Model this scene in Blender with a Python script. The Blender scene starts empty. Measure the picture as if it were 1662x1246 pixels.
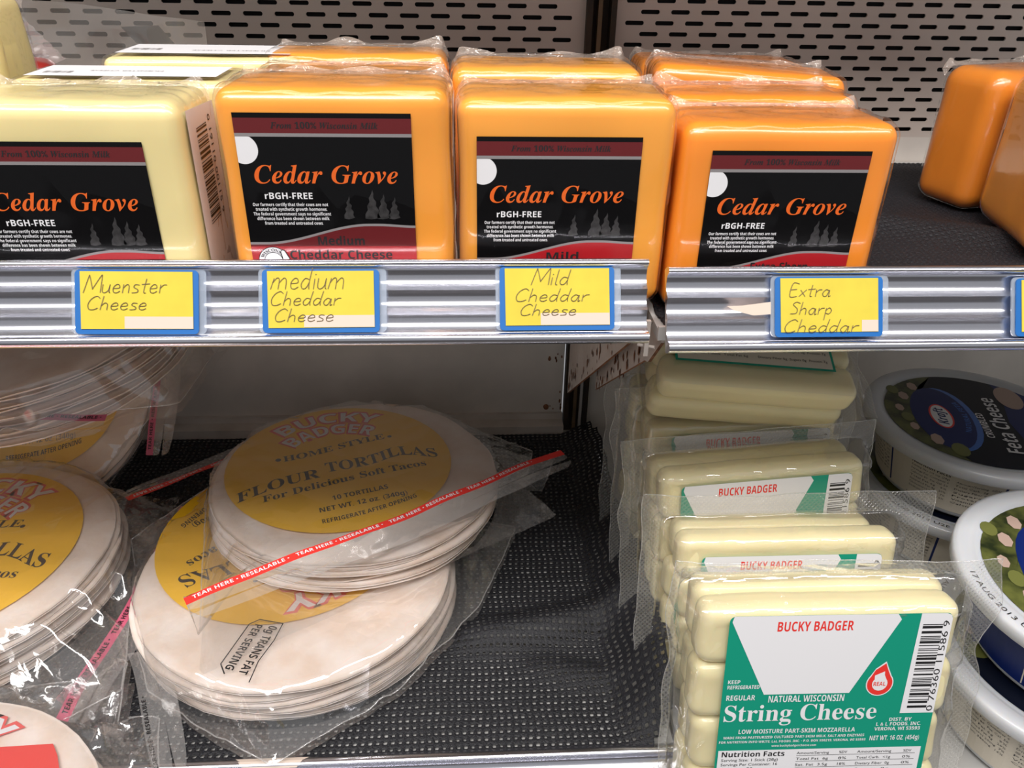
import bpy, bmesh, math, random
from mathutils import Vector, Matrix, noise, Euler
R = math.radians
SC = bpy.context.scene
COL = SC.collection
random.seed(7)

# ------------------------------------------------------------------ camera, world, lights, exposure
def make_camera():
    th, ps, ro = R(29.5), R(3.6), R(1.15)
    fw = Vector((math.sin(ps)*math.cos(th), math.cos(ps)*math.cos(th), -math.sin(th)))
    r0 = Vector((math.cos(ps), -math.sin(ps), 0)); u0 = r0.cross(fw)
    r = r0*math.cos(ro) + u0*math.sin(ro); u = -r0*math.sin(ro) + u0*math.cos(ro)
    cam = bpy.data.cameras.new('camera'); o = bpy.data.objects.new('camera', cam); COL.objects.link(o)
    m = Matrix((r, u, -fw)).transposed().to_4x4(); m.translation = Vector((0, 0, .395))
    o.matrix_world = m
    cam.sensor_width = 36; cam.lens = 1290*36/1662; cam.clip_start = .01; cam.clip_end = 50
    SC.camera = o
make_camera()
w = bpy.data.worlds.new('world'); w.use_nodes = True; SC.world = w
w.node_tree.nodes['Background'].inputs[0].default_value = (.95, .96, 1, 1)
w.node_tree.nodes['Background'].inputs[1].default_value = .31
def area(name, loc, tgt, sx, sy, power, col=(1, .97, .95)):
    l = bpy.data.lights.new(name, 'AREA'); l.shape = 'RECTANGLE'; l.size = sx; l.size_y = sy; l.energy = power; l.color = col
    o = bpy.data.objects.new(name, l); COL.objects.link(o); o.location = loc
    o.rotation_euler = (Vector(tgt)-Vector(loc)).to_track_quat('-Z', 'Y').to_euler()
    return o
area('canopy_tube', (0, -.02, 1.02), (0, .36, .2), 1.9, .15, 12)          # fluorescent tube in the case's canopy
area('aisle_ceiling_lamp', (-.25, -.85, 1.95), (0, .35, .2), 1.5, .30, 27)     # ceiling strip over the aisle behind the camera
SC.view_settings.view_transform = 'Standard'; SC.view_settings.look = 'None'
SC.view_settings.gamma = 1; SC.view_settings.use_curve_mapping = False
SC.view_settings.exposure = 0.0
SC.cycles.transparent_max_bounces = 24
SC.cycles.max_bounces = 8

# ------------------------------------------------------------------ materials
MATS = {}
def mat(name, col, rough=.5, metal=0, coat=0, sss=0, var=0, vscale=40, bump=0, bscale=200, spec=.5, col2=None, emit=None, vstretch=None):
    if name in MATS: return MATS[name]
    m = bpy.data.materials.new(name); m.use_nodes = True; nt = m.node_tree; b = nt.nodes['Principled BSDF']
    b.inputs['Base Color'].default_value = (*col, 1); b.inputs['Roughness'].default_value = rough
    b.inputs['Metallic'].default_value = metal; b.inputs['Coat Weight'].default_value = coat
    b.inputs['Coat Roughness'].default_value = .06; b.inputs['Specular IOR Level'].default_value = spec
    if sss:
        b.inputs['Subsurface Weight'].default_value = sss; b.inputs['Subsurface Scale'].default_value = .006
        b.inputs['Subsurface Radius'].default_value = (1, .6, .3)
    tc = nt.nodes.new('ShaderNodeTexCoord')
    src = tc.outputs['Object']
    if vstretch:
        mp = nt.nodes.new('ShaderNodeMapping'); mp.inputs['Scale'].default_value = vstretch
        nt.links.new(src, mp.inputs[0]); src = mp.outputs[0]
    if var or col2:
        n = nt.nodes.new('ShaderNodeTexNoise'); n.inputs['Scale'].default_value = vscale; n.inputs['Detail'].default_value = 5
        nt.links.new(src, n.inputs['Vector'])
        cr = nt.nodes.new('ShaderNodeValToRGB')
        c2 = col2 if col2 else tuple(min(1, c*(1+var)) for c in col)
        c1 = col if col2 else tuple(c*(1-var) for c in col)
        cr.color_ramp.elements[0].position = .35; cr.color_ramp.elements[1].position = .65
        cr.color_ramp.elements[0].color = (*c1, 1); cr.color_ramp.elements[1].color = (*c2, 1)
        nt.links.new(n.outputs['Fac'], cr.inputs[0]); nt.links.new(cr.outputs[0], b.inputs['Base Color'])
    if bump:
        n = nt.nodes.new('ShaderNodeTexNoise'); n.inputs['Scale'].default_value = bscale; n.inputs['Detail'].default_value = 3
        nt.links.new(src, n.inputs['Vector'])
        bm = nt.nodes.new('ShaderNodeBump'); bm.inputs['Strength'].default_value = bump; bm.inputs['Distance'].default_value = .001
        nt.links.new(n.outputs['Fac'], bm.inputs['Height']); nt.links.new(bm.outputs[0], b.inputs['Normal'])
        nt.links.new(bm.outputs[0], b.inputs['Coat Normal'])
    MATS[name] = m; return m

def film_mat(name, veil=.06, rough=.06, tint=(1, 1, 1), bump=.0, bscale=120, gl=1.0, quilt=False, veilcol=(.9, .88, .86)):
    m = bpy.data.materials.new(name); m.use_nodes = True; nt = m.node_tree; nt.nodes.clear()
    N = nt.nodes.new; L = nt.links.new
    out = N('ShaderNodeOutputMaterial'); tr = N('ShaderNodeBsdfTransparent'); tr.inputs[0].default_value = (*tint, 1)
    df = N('ShaderNodeBsdfDiffuse'); df.inputs[0].default_value = (*veilcol, 1)
    mx = N('ShaderNodeMixShader'); mx.inputs[0].default_value = veil; L(tr.outputs[0], mx.inputs[1]); L(df.outputs[0], mx.inputs[2])
    g = N('ShaderNodeBsdfGlossy'); g.inputs['Roughness'].default_value = rough; g.inputs[0].default_value = (1, 1, 1, 1)
    fr = N('ShaderNodeLayerWeight'); fr.inputs['Blend'].default_value = .5
    pw = N('ShaderNodeMath'); pw.operation = 'POWER'; pw.inputs[1].default_value = 4; L(fr.outputs['Facing'], pw.inputs[0])
    ml = N('ShaderNodeMath'); ml.operation = 'MULTIPLY_ADD'; ml.inputs[1].default_value = .8; ml.inputs[2].default_value = .045*gl; ml.use_clamp = True; L(pw.outputs[0], ml.inputs[0])
    m2 = N('ShaderNodeMixShader'); L(ml.outputs[0], m2.inputs[0]); L(mx.outputs[0], m2.inputs[1]); L(g.outputs[0], m2.inputs[2])
    L(m2.outputs[0], out.inputs[0])
    if bump or quilt:
        tc = N('ShaderNodeTexCoord'); bp = N('ShaderNodeBump'); bp.inputs['Strength'].default_value = bump or .5
        bp.inputs['Distance'].default_value = .0006
        if quilt:
            hs = []
            for ang in (45, -45):
                mp = N('ShaderNodeMapping'); mp.inputs['Rotation'].default_value = (0, R(ang), 0); L(tc.outputs['Object'], mp.inputs[0])
                wv = N('ShaderNodeTexWave'); wv.bands_direction = 'X'; wv.inputs['Scale'].default_value = 160; L(mp.outputs[0], wv.inputs[0]); hs.append(wv.outputs['Fac'])
            mxm = N('ShaderNodeMath'); mxm.operation = 'MINIMUM'; L(hs[0], mxm.inputs[0]); L(hs[1], mxm.inputs[1]); h = mxm.outputs[0]
            ma = N('ShaderNodeMath'); ma.operation = 'MULTIPLY_ADD'; ma.inputs[1].default_value = -veil*.9; ma.inputs[2].default_value = veil*1.2
            L(h, ma.inputs[0]); L(ma.outputs[0], mx.inputs[0])
        else:
            nz = N('ShaderNodeTexNoise'); nz.inputs['Scale'].default_value = bscale*.5; nz.inputs['Detail'].default_value = 1
            L(tc.outputs['Object'], nz.inputs['Vector'])
            vm = N('ShaderNodeVectorMath'); vm.operation = 'MULTIPLY_ADD'; vm.inputs[1].default_value = (.02, .02, .02); L(nz.outputs['Color'], vm.inputs[0]); L(tc.outputs['Object'], vm.inputs[2])
            vo = N('ShaderNodeTexVoronoi'); vo.inputs['Scale'].default_value = bscale; vo.inputs['Randomness'].default_value = 1; L(vm.outputs[0], vo.inputs['Vector'])
            h = vo.outputs['Distance']; bp.inputs['Distance'].default_value = .0022
        L(h, bp.inputs['Height']); L(bp.outputs[0], g.inputs['Normal']); L(bp.outputs[0], fr.inputs['Normal'])
    MATS[name] = m; return m

M_paint = mat('cream_paint', (.72, .63, .56), .45, bump=.12, bscale=60, var=.06, vscale=9)
M_paint2 = mat('grey_cream_paint', (.80, .74, .67), .5, var=.10, vscale=14, bump=.1)
M_chip = mat('chipped_paint', (.72, .66, .60), .6, col2=(.60, .53, .47), vscale=30, bump=.3)
M_rust = mat('rust', (.13, .045, .02), .9, col2=(.30, .13, .06), vscale=160, bump=.5)
M_black = mat('slot_shade_black', (.008, .008, .009), .8)
M_post = mat('dark_post', (.02, .015, .012), .7, col2=(.05, .03, .015), vscale=50)
M_brass = mat('brown_post_edge', (.16, .10, .05), .6, var=.3)
M_rail = mat('aluminium', (.84, .84, .90), .22, metal=1, bump=.0, bscale=260, vstretch=(.03, 1, 1))
M_liner = mat('black_knit', (.014, .014, .017), .55, bump=.7, bscale=900, spec=.4)
M_deck = mat('white_deck', (.52, .51, .49), .5, var=.06)
M_yel = mat('yellow_card', (.64, .51, .045), .75, var=.05, vscale=70)
M_yel2 = mat('yellow_print', (.92, .54, .008), .55)
M_blue = mat('blue_border', (.003, .12, .40), .55)
M_pinkp = mat('pink_white_patch', (.66, .54, .45), .8)
M_pencil = mat('pencil', (.19, .13, .06), .8)
M_inkb = mat('black_ink', (.012, .011, .012), .45, coat=.3)
M_lblk = mat('label_black', (.003, .0027, .003), .3, coat=.0, spec=.12)
M_lred_lit = mat('label_red_lit', (.42, .012, .018), .28, coat=.6)  # brighter label red, highlight of a clear front fence put into the colour
M_ldred = mat('label_dark_red', (.13, .009, .011), .3, coat=.1)
M_lgrey = mat('label_grey', (.26, .24, .24), .4)
M_tree = mat('label_tree_grey', (.032, .030, .030), .4, var=.4, vscale=500)
M_white = mat('white_print', (.80, .79, .80), .45)
M_orange = mat('orange_print', (.78, .13, .012), .45)
M_green = mat('green_print', (.004, .30, .19), .35, coat=.4)
M_redp = mat('red_print', (.80, .04, .03), .4)
M_pinkred = mat('pink_red_print', (.80, .10, .09), .4)
M_pinkz = mat('pink_zip_film', (.62, .12, .20), .4)
M_navy = mat('navy_print', (.004, .016, .12), .35, spec=.3)
M_navyd = mat('dark_navy_print', (.003, .005, .014), .35, spec=.25)
M_bluep = mat('blue_print', (.01, .12, .50), .3, coat=.4)
M_olive = mat('olive_print', (.015, .022, .006), .35, col2=(.12, .13, .03), vscale=75)
M_feta = mat('feta_print', (.45, .32, .26), .4)
M_cream_lab = mat('cream_label', (.66, .60, .50), .5)
M_tub = mat('tub_plastic', (.60, .61, .63), .3, sss=.3, coat=.2)
M_tort = mat('tortilla', (.90, .79, .72), .75, col2=(.80, .64, .53), vscale=45, bump=.3, bscale=300, sss=.15)
M_medium = mat('medium_cheddar', (.90, .345, .040), .33, coat=.7, sss=.25, var=.04, vscale=18, bump=.06, bscale=40)
M_mild = mat('mild_cheddar', (.89, .37, .050), .33, coat=.7, sss=.25, var=.04, vscale=18, bump=.06, bscale=40)
M_sharp = mat('sharp_cheddar', (.88, .275, .024), .33, coat=.7, sss=.25, var=.04, vscale=18, bump=.06, bscale=40)
M_dark_shaded = mat('dark_shaded_cheddar', (.72, .23, .025), .35, coat=.6, sss=.2, var=.06, vscale=18)  # browner cheddar, the shade of the shelf above put into its colour
M_muen = mat('muenster', (.80, .67, .32), .35, coat=.6, sss=.25, var=.04, vscale=18, bump=.06, bscale=40)
M_string = mat('string_cheese', (.90, .79, .47), .38, coat=.5, sss=.3, var=.03, vscale=20)
F_block = film_mat('block_film', .0, .05, gl=.35, bump=.12, bscale=60)
F_fin = film_mat('fin_film', .22, .10, gl=1.6, bump=.6, bscale=300, veilcol=(1, .84, .72))
F_bag = film_mat('bag_film', .055, .09, gl=3.6, bump=.8, bscale=48)
F_lip = film_mat('bag_lip_film', .16, .08, gl=3.2, bump=.6, bscale=90)
F_vac = film_mat('vacuum_film', .03, .06, gl=2.8, bump=.55, bscale=75)
F_quilt = film_mat('quilted_film', .13, .12, gl=1.6, bump=.8, quilt=True, veilcol=(.85, .82, .74))
F_clear = film_mat('clear_strip', .03, .05, gl=1.2)

# ------------------------------------------------------------------ mesh helpers
class MB:
    def __init__(s): s.v = []; s.f = []; s.m = []
    def add(s, vs, fs, mi=0):
        o = len(s.v); s.v += [tuple(v) for v in vs]
        for f in fs: s.f.append(tuple(o+i for i in f)); s.m.append(mi)
    def box(s, x0, x1, y0, y1, z0, z1, mi=0):
        s.add([(x0,y0,z0),(x1,y0,z0),(x1,y1,z0),(x0,y1,z0),(x0,y0,z1),(x1,y0,z1),(x1,y1,z1),(x0,y1,z1)],
              [(0,3,2,1),(4,5,6,7),(0,1,5,4),(1,2,6,5),(2,3,7,6),(3,0,4,7)], mi)
    def build(s, name, mats, parent=None, smooth=False, loc=None, rot=None):
        me = bpy.data.meshes.new(name); me.from_pydata(s.v, [], s.f)
        if not isinstance(mats, (list, tuple)): mats = [mats]
        for m in mats: me.materials.append(m)
        me.polygons.foreach_set('material_index', s.m)
        if smooth: me.polygons.foreach_set('use_smooth', [True]*len(me.polygons))
        me.update()
        o = bpy.data.objects.new(name, me); COL.objects.link(o)
        if parent: o.parent = parent
        if loc: o.location = loc
        if rot: o.rotation_euler = rot
        return o
def thing(name, label, cat, group=None, loc=(0, 0, 0), rot=(0, 0, 0)):
    o = bpy.data.objects.new(name, None); COL.objects.link(o); o.location = loc; o.rotation_euler = rot
    o.empty_display_size = .02
    return tag(o, label, cat, group)
def tag(o, label, cat, group=None, kind=None):
    o['label'] = label; o['category'] = cat
    if group: o['group'] = group
    if kind: o['kind'] = kind
    return o
def smooth_step(a, b, x):
    t = max(0, min(1, (x-a)/(b-a))); return t*t*(3-2*t)
def ridge(p):
    return 1-abs(noise.noise(Vector(p)))*2
def rbox(W, D, H, r, mid=10, ed=3, jit=0, seed=0, fn=None):
    """rounded box centred in x and y, standing on z=0"""
    def ax(L):
        k = min(r, L*.499); a = [-L/2 + k*i/ed for i in range(ed+1)]
        mm = [-L/2+k + (L-2*k)*i/mid for i in range(1, mid)] if L-2*k > 1e-5 else []
        return a + mm + [-q for q in reversed(a)]
    X, Y, Z = ax(W), ax(D), ax(H)
    idx = {}; V = []; Fc = []
    def vid(x, y, z):
        k = (round(x, 6), round(y, 6), round(z, 6))
        if k not in idx:
            p = Vector((x, y, z)); rr = min(r, W*.499, D*.499, H*.499)
            q = Vector((max(-W/2+rr, min(W/2-rr, x)), max(-D/2+rr, min(D/2-rr, y)), max(-H/2+rr, min(H/2-rr, z))))
            d = p-q; n = d.normalized() if d.length > 1e-9 else Vector((0, 0, 1))
            p = q+n*rr
            if jit: p += n*jit*noise.noise(Vector((p.x*38+seed, p.y*38, p.z*38)))
            if fn: p = fn(p, n)
            idx[k] = len(V); V.append((p.x, p.y, p.z+H/2))
        return idx[k]
    def face(A, B, mk, flip):
        for i in range(len(A)-1):
            for j in range(len(B)-1):
                q = [vid(*mk(A[i], B[j])), vid(*mk(A[i+1], B[j])), vid(*mk(A[i+1], B[j+1])), vid(*mk(A[i], B[j+1]))]
                if flip: q.reverse()
                Fc.append(q)
    face(X, Y, lambda a, b: (a, b, Z[-1]), False); face(X, Y, lambda a, b: (a, b, Z[0]), True)
    face(X, Z, lambda a, b: (a, Y[0], b), False); face(X, Z, lambda a, b: (a, Y[-1], b), True)
    face(Y, Z, lambda a, b: (X[-1], a, b), False); face(Y, Z, lambda a, b: (X[0], a, b), True)
    return V, Fc

def tubemb(mb, pts, r, n=8, mi=0):
    P = [Vector(p) for p in pts]; rings = []
    for i, p in enumerate(P):
        d = (P[min(i+1, len(P)-1)]-P[max(i-1, 0)]).normalized()
        a = d.cross(Vector((0, 0, 1)) if abs(d.z) < .9 else Vector((1, 0, 0))).normalized(); c = d.cross(a)
        rings.append([tuple(p+(a*math.cos(2*math.pi*k/n)+c*math.sin(2*math.pi*k/n))*r) for k in range(n)])
    o = len(mb.v)
    for rg in rings: mb.v += rg
    for i in range(len(P)-1):
        for k in range(n): mb.f.append((o+i*n+k, o+i*n+(k+1) % n, o+(i+1)*n+(k+1) % n, o+(i+1)*n+k)); mb.m.append(mi)

# ------------------------------------------------------------------ lettering
def style(s, k):
    o = ''
    base = {'si': (0x1D468, 0x1D482, None), 'sb': (0x1D400, 0x1D41A, 0x1D7CE), 'b': (0x1D5D4, 0x1D5EE, 0x1D7EC), 'bi': (0x1D63C, 0x1D656, 0x1D7EC), 'n': None}[k]
    if base is None: return s
    for c in s:
        if 'A' <= c <= 'Z': o += chr(base[0]+ord(c)-65)
        elif 'a' <= c <= 'z': o += chr(base[1]+ord(c)-97)
        elif '0' <= c <= '9' and base[2]: o += chr(base[2]+ord(c)-48)
        elif '0' <= c <= '9': o += chr(0x1D7CE+ord(c)-48)
        else: o += c
    return o
_TX = {}
def glyphs(s, k='n', res=2, off=0):
    key = (s, k, res, off)
    if key not in _TX:
        c = bpy.data.curves.new('t', 'FONT'); c.body = style(s, k); c.resolution_u = res; c.offset = off
        o = bpy.data.objects.new('t', c)
        me = o.to_mesh()
        vs = [(v.co.x, v.co.y) for v in me.vertices]; fs = [tuple(p.vertices) for p in me.polygons]
        o.to_mesh_clear(); bpy.data.objects.remove(o); bpy.data.curves.remove(c)
        if vs:
            x0 = min(v[0] for v in vs); x1 = max(v[0] for v in vs)
            vs = [((x-x0)/(x1-x0), y) for x, y in vs]
        _TX[key] = (vs, fs)
    return _TX[key]
class Print:
    """flat print: shapes in millimetres on a label, mapped onto the surface by fn(u, v, lift)"""
    def __init__(s, fn): s.fn = fn; s.mb = MB(); s.mats = []
    def mi(s, m):
        if m not in s.mats: s.mats.append(m)
        return s.mats.index(m)
    def poly(s, pts, m, lift=1):
        s.mb.add([s.fn(u, v, lift*.00006) for u, v in pts], [tuple(range(len(pts)))], s.mi(m))
    def rect(s, u0, v0, u1, v1, m, lift=1): s.poly([(u0, v0), (u1, v0), (u1, v1), (u0, v1)], m, lift)
    def fan(s, c, pts, m, lift=1):
        n = len(pts); s.mb.add([s.fn(c[0], c[1], lift*.00006)]+[s.fn(u, v, lift*.00006) for u, v in pts], [(0, i+1, (i+1) % n+1) for i in range(n)], s.mi(m))
    def disc(s, u, v, ru, rv, m, lift=1, a0=0, a1=360, n=28):
        s.fan((u, v), [(u+ru*math.cos(R(a0+(a1-a0)*i/n)), v+rv*math.sin(R(a0+(a1-a0)*i/n))) for i in range(n+1)], m, lift)
    def text(s, t, u0, u1, vb, cap, m, k='n', lift=3, rot=0, warp=None, res=2, off=0, org=None, outline=None):
        """text from u0 to u1 on baseline vb, capital height cap"""
        vs, fs = glyphs(t, k, res, off)
        H = .69; W = u1-u0; cx, cy = org or (0, 0); ca, sa = math.cos(R(rot)), math.sin(R(rot))
        out = []
        for x, y in vs:
            a, b = u0+x*W, vb+y/H*cap
            if warp: a, b = warp(a, b)
            if rot or org: a, b = cx+a*ca-b*sa, cy+a*sa+b*ca
            out.append(s.fn(a, b, lift*.00006))
        s.mb.add(out, fs, s.mi(m))
        if outline:
            s.text(t, u0-outline[1], u1+outline[1], vb-outline[1]*.5, cap+outline[1], outline[0], k, lift-1, rot, warp, res, outline[2], org)
    def line(s, pts, wd, m, lift=3):
        for i in range(len(pts)-1):
            a, b = Vector(pts[i]), Vector(pts[i+1]); d = (b-a)
            if d.length < 1e-6: continue
            d.normalize(); n = Vector((-d.y, d.x))*wd/2; e = d*wd*.35
            s.poly([a-e-n, b+e-n, b+e+n, a-e+n], m, lift)
    def build(s, name, parent): return s.mb.build(name, s.mats, parent)

def barcode(P, u0, u1, v0, v1, m, vertical=False, seed=3, n=30):
    """bars across u (or stacked along v when vertical)"""
    rnd = random.Random(seed); L = (v1-v0) if vertical else (u1-u0); t = 0; k = 0
    ws = [rnd.choice((1, 1, 2, 3)) for _ in range(n*2)]; tot = sum(ws)
    for i, wd in enumerate(ws):
        a = t/tot*L; b = (t+wd)/tot*L; t += wd
        if i % 2 == 0:
            if vertical: P.rect(u0, v0+a, u1, v0+b, m, 3)
            else: P.rect(u0+a, v0, u0+b, v1, m, 3)

# ------------------------------------------------------------------ setting: rear wall of the case
wall = MB(); wall.box(-.62, .085, .62, .624, -.02, .262); wall.box(.101, .70, .62, .624, -.02, .262)
wall_back = wall.build('wall_back', M_paint2); wall_back['kind'] = 'structure'
wall_back['label'] = 'cream painted sheet metal rear wall of the refrigerated case'
b = MB(); b.box(-.62, .70, .6245, .6255, .262, .62); b.build('slot_shade_sheet', M_black, wall_back)  # added black sheet, its colour gives the shade inside the slots
def perforated(x0, x1, z0, z1, cx0, cz0, name='perforated_panel'):
    PX, PZ, L, T = .0218, .00729, .0068, .0015; Y = .6200
    mb = MB(); N = 16
    def hole_ring(cx, cz, y):
        pts = []
        for i in range(N):
            a = 2*math.pi*(i+.5)/N; c, s_ = math.cos(a), math.sin(a)
            pts.append((cx+(L-T)*(1 if c > 0 else -1)+T*c, y, cz+T*s_))
        return pts
    k0 = int((z0-cz0)/PZ)-1; k1 = int((z1-cz0)/PZ)+1
    for k in range(k0, k1+1):
        zc = cz0+k*PZ; za, zb = zc-PZ/2, zc+PZ/2
        if za < z0 or zb > z1: continue
        sh = .5*PX if k % 2 else 0
        xs = []; j = int((x0-cx0)/PX)-2
        while cx0+sh+j*PX < x1:
            c = cx0+sh+j*PX
            if c-PX/2 > x0+.002 and c+PX/2 < x1-.002: xs.append(c)
            j += 1
        if not xs: continue
        mb.add([(x0, Y, za), (xs[0]-PX/2, Y, za), (xs[0]-PX/2, Y, zb), (x0, Y, zb)], [(0, 1, 2, 3)])
        mb.add([(xs[-1]+PX/2, Y, za), (x1, Y, za), (x1, Y, zb), (xs[-1]+PX/2, Y, zb)], [(0, 1, 2, 3)])
        for c in xs:
            h = hole_ring(c, zc, Y); h2 = hole_ring(c, zc, Y+.0012); o = []
            for i in range(N):
                a = 2*math.pi*(i+.5)/N; cc, ss = math.cos(a), math.sin(a)
                if 2 <= i < 6 or 10 <= i < 14:
                    o.append((c+PX/2*cc/.7071*.9 if abs(cc) < .7 else c+PX/2*(1 if cc > 0 else -1), Y, zb if ss > 0 else za))
                else:
                    o.append((c+PX/2*(1 if cc > 0 else -1), Y, zc+PZ/2*max(-1, min(1, ss/.7071))))
            o[1] = (c+PX/2, Y, zb); o[6] = (c-PX/2, Y, zb); o[9] = (c-PX/2, Y, za); o[14] = (c+PX/2, Y, za)
            mb.add(h+o+h2, [(i, (i+1) % N, N+(i+1) % N, N+i) for i in range(N)]+[(i, 2*N+i, 2*N+(i+1) % N, (i+1) % N) for i in range(N)])
    zz0 = min(v[2] for v in mb.v); zz1 = max(v[2] for v in mb.v)
    mb.add([(x0, Y, z0), (x1, Y, z0), (x1, Y, zz0), (x0, Y, zz0)], [(0, 1, 2, 3)])
    mb.add([(x0, Y, zz1), (x1, Y, zz1), (x1, Y, z1), (x0, Y, z1)], [(0, 1, 2, 3)])
    return mb.build(name, M_paint, wall_back)
perforated(-.62, .0865, .262, .60, -.0062, .3508)
perforated(.1085, .70, .262, .60, .1548, .3482, 'perforated_panel')
post = MB(); post.box(.0865, .1085, .6235, .6245, -.02, .60); post.box(.0865, .0905, .612, .6235, .0, .60); post.box(.1035, .1075, .612, .6235, .0, .60)
post.build('slotted_post', M_post, wall_back)
b = MB(); b.box(.0945, .0975, .614, .6225, .0, .60); b.build('post_edge', M_brass, wall_back)
b = MB(); b.box(-.62, .0855, .604, .620, -.02, .008); b.box(-.62, .0855, .6165, .6199, .008, .014)
o = b.build('trim_1', M_chip); o['kind'] = 'structure'; o['label'] = 'scuffed cream ledge along the foot of the rear wall'
b = MB()
for i in range(12): a = i*math.pi/6; b.v.append((.0705+.0022*math.cos(a), .6178, .0195+.0022*math.sin(a)))
b.f.append(tuple(range(12))); b.m.append(0)
for i in range(12):
    a = i*math.pi/6; b.v.append((.0705+.0026*math.cos(a), .6199, .0195+.0026*math.sin(a)))
for i in range(12): b.f.append((i, (i+1) % 12, 12+(i+1) % 12, 12+i)); b.m.append(0)
b.build('screw', M_rust, wall_back)
# dark stains are physical grime flakes near the corner post
rnd = random.Random(5); g = MB()
for i in range(26):
    x = .084-abs(rnd.gauss(0, .006)); z = rnd.uniform(.015, .2); s_ = rnd.uniform(.0005, .0018)
    g.add([(x+s_*rnd.uniform(.5, 1)*math.cos(a*1.05), .6196, z+2*s_*rnd.uniform(.5, 1)*math.sin(a*1.05)) for a in range(6)], [tuple(range(6))])
g.build('rust_spots', M_rust, wall_back)['kind'] = 'stuff'

b = MB(); b.box(-3, 3, -3.2, .62, -.80, -.78); o = b.build('floor', mat('floor_tile', (.10, .09, .085), .35, var=.15, vscale=3)); o['kind'] = 'structure'; o['label'] = 'dark shop floor in front of the case'
b = MB(); b.box(-.62, .70, .25, .61, -.78, -.05); o = b.build('trim_2', mat('case_base', (.06, .06, .065), .5)); o['kind'] = 'structure'; o['label'] = 'dark base of the refrigerated case'
# ------------------------------------------------------------------ shelves
def rail_profile(z0, z1):
    """(y, z) points of the label-holder extrusion, y negative = towards the shopper"""
    H = z1-z0; p = []
    p += [(.004, z1-.0005), (.002, z1), (-.0005, z1-.0002), (-.0016, z1-.0009), (-.0019, z1-.0020), (-.0012, z1-.0030), (.0004, z1-.0036), (.0014, z1-.0039)]
    a, c = z1-.0040, z0+.0051; n = 3
    for i in range(n):
        t0 = a-(a-c)*i/n; t1 = a-(a-c)*(i+1)/n
        for j in range(9):
            q = j/8; p.append((.0014+.0022*math.sin(math.pi*q), t0+(t1-t0)*q))
        p.append((.0010, t1))
    p += [(.0011, z0+.0049), (-.0004, z0+.0045), (-.0015, z0+.0037), (-.0019, z0+.0027), (-.0015, z0+.0014), (-.0004, z0+.0004), (.0012, z0), (.0045, z0)]
    return p
TILT = R(28)
def tilted(yc, zc, yl, zl):
    return (yc+yl*math.cos(TILT)+zl*math.sin(TILT), zc-yl*math.sin(TILT)+zl*math.cos(TILT))
def rail(x0, x1, yc, zc, lo, hi, parent):
    """ribbed label-holder extrusion leaning back towards the shelf"""
    pr = rail_profile(lo, hi); n = len(pr); mb = MB(); xs = [x0+(x1-x0)*i/60 for i in range(61)]
    back = [(.0058, hi-.0008), (.0058, lo+.0004)]
    loop = pr+[(.0058, lo+.0004), (.0058, hi-.0008)]; m = len(loop)
    for i, x in enumerate(xs):
        for (yy, z) in loop:
            Y, Z = tilted(yc, zc, yy+.00003*noise.noise(Vector((x*9, z*30, lo))), z); mb.v.append((x, Y, Z))
    for i in range(60):
        for j in range(m):
            k = (j+1) % m; mb.f.append((i*m+j, i*m+k, (i+1)*m+k, (i+1)*m+j)); mb.m.append(0)
    for i in (0, 60): # end caps as thin strips between profile and back
        o = len(mb.v)
        for (yy, z) in pr: Y, Z = tilted(yc, zc, .0058, min(hi-.0008, max(lo+.0004, z))); mb.v.append((xs[i], Y, Z))
        for j in range(n-1): mb.f.append((i*m+j, i*m+j+1, o+j+1, o+j)); mb.m.append(0)
    r = mb.build('price_rail', M_rail, parent, smooth=True)
    r.data.set_sharp_from_angle(angle=R(50))
    return r
def shelf(label, x0, x1, yf, zt, railc, railz=(-.0158, .0196), brackets=(), th=.005, yb=.618):
    t = thing('shelf', label, 'shelf', loc=(0, 0, 0))
    d = MB(); d.box(x0, x1, yf+.004, yb, zt-th, zt); d.box(x0, x1, yf+.0020, yf+.004, zt-th, zt+.0015)
    d.build('deck', M_deck, t)
    rail(x0, x1, railc[0], railc[1], railz[0], railz[1], t)
    for (bx, pts, side) in brackets:
        m = MB(); n = len(pts)
        for dx in (0, .0016):
            for (y, z) in pts: m.v.append((bx+dx, y, z))
        m.f += [tuple(range(n)), tuple(range(2*n-1, n-1, -1))]; m.m += [0, 0]
        for i in range(n): j = (i+1) % n; m.f.append((i, n+i, n+j, j)); m.m.append(1 if i in side else 0)
        br = m.build('bracket', [M_chip, M_rust], t)
        # paint chips showing rust along the lower edge
        c = MB(); rr = random.Random(int(bx*1e5))
        (ya, za), (yc, zc) = pts[side[0]], pts[side[0]+1]
        for k in range(34):
            q = rr.random(); cy = ya+(yc-ya)*q; cz = za+(zc-za)*q+abs(rr.gauss(0, .010))+.001; s_ = rr.uniform(.0008, .0028)
            for xx in (bx-.0003, bx+.0019):
                c.add([(xx, cy+s_*rr.uniform(.4, 1)*math.cos(a*1.05), cz+s_*1.8*rr.uniform(.4, 1)*math.sin(a*1.05)) for a in range(6)], [tuple(range(6))])
        c.build('rust_spots', M_rust, br)['kind'] = 'stuff'
    return t
sh_ul = shelf('left upper shelf with ribbed aluminium price rail holding three yellow tags', -.62, .0755, .3125, .2462, (.302, .261), (-.0158, .0196),
    [(.0765, [(.318, .246), (.318, .2395), (.372, .2004), (.530, .086), (.530, .246)], (2, 1))])
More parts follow.
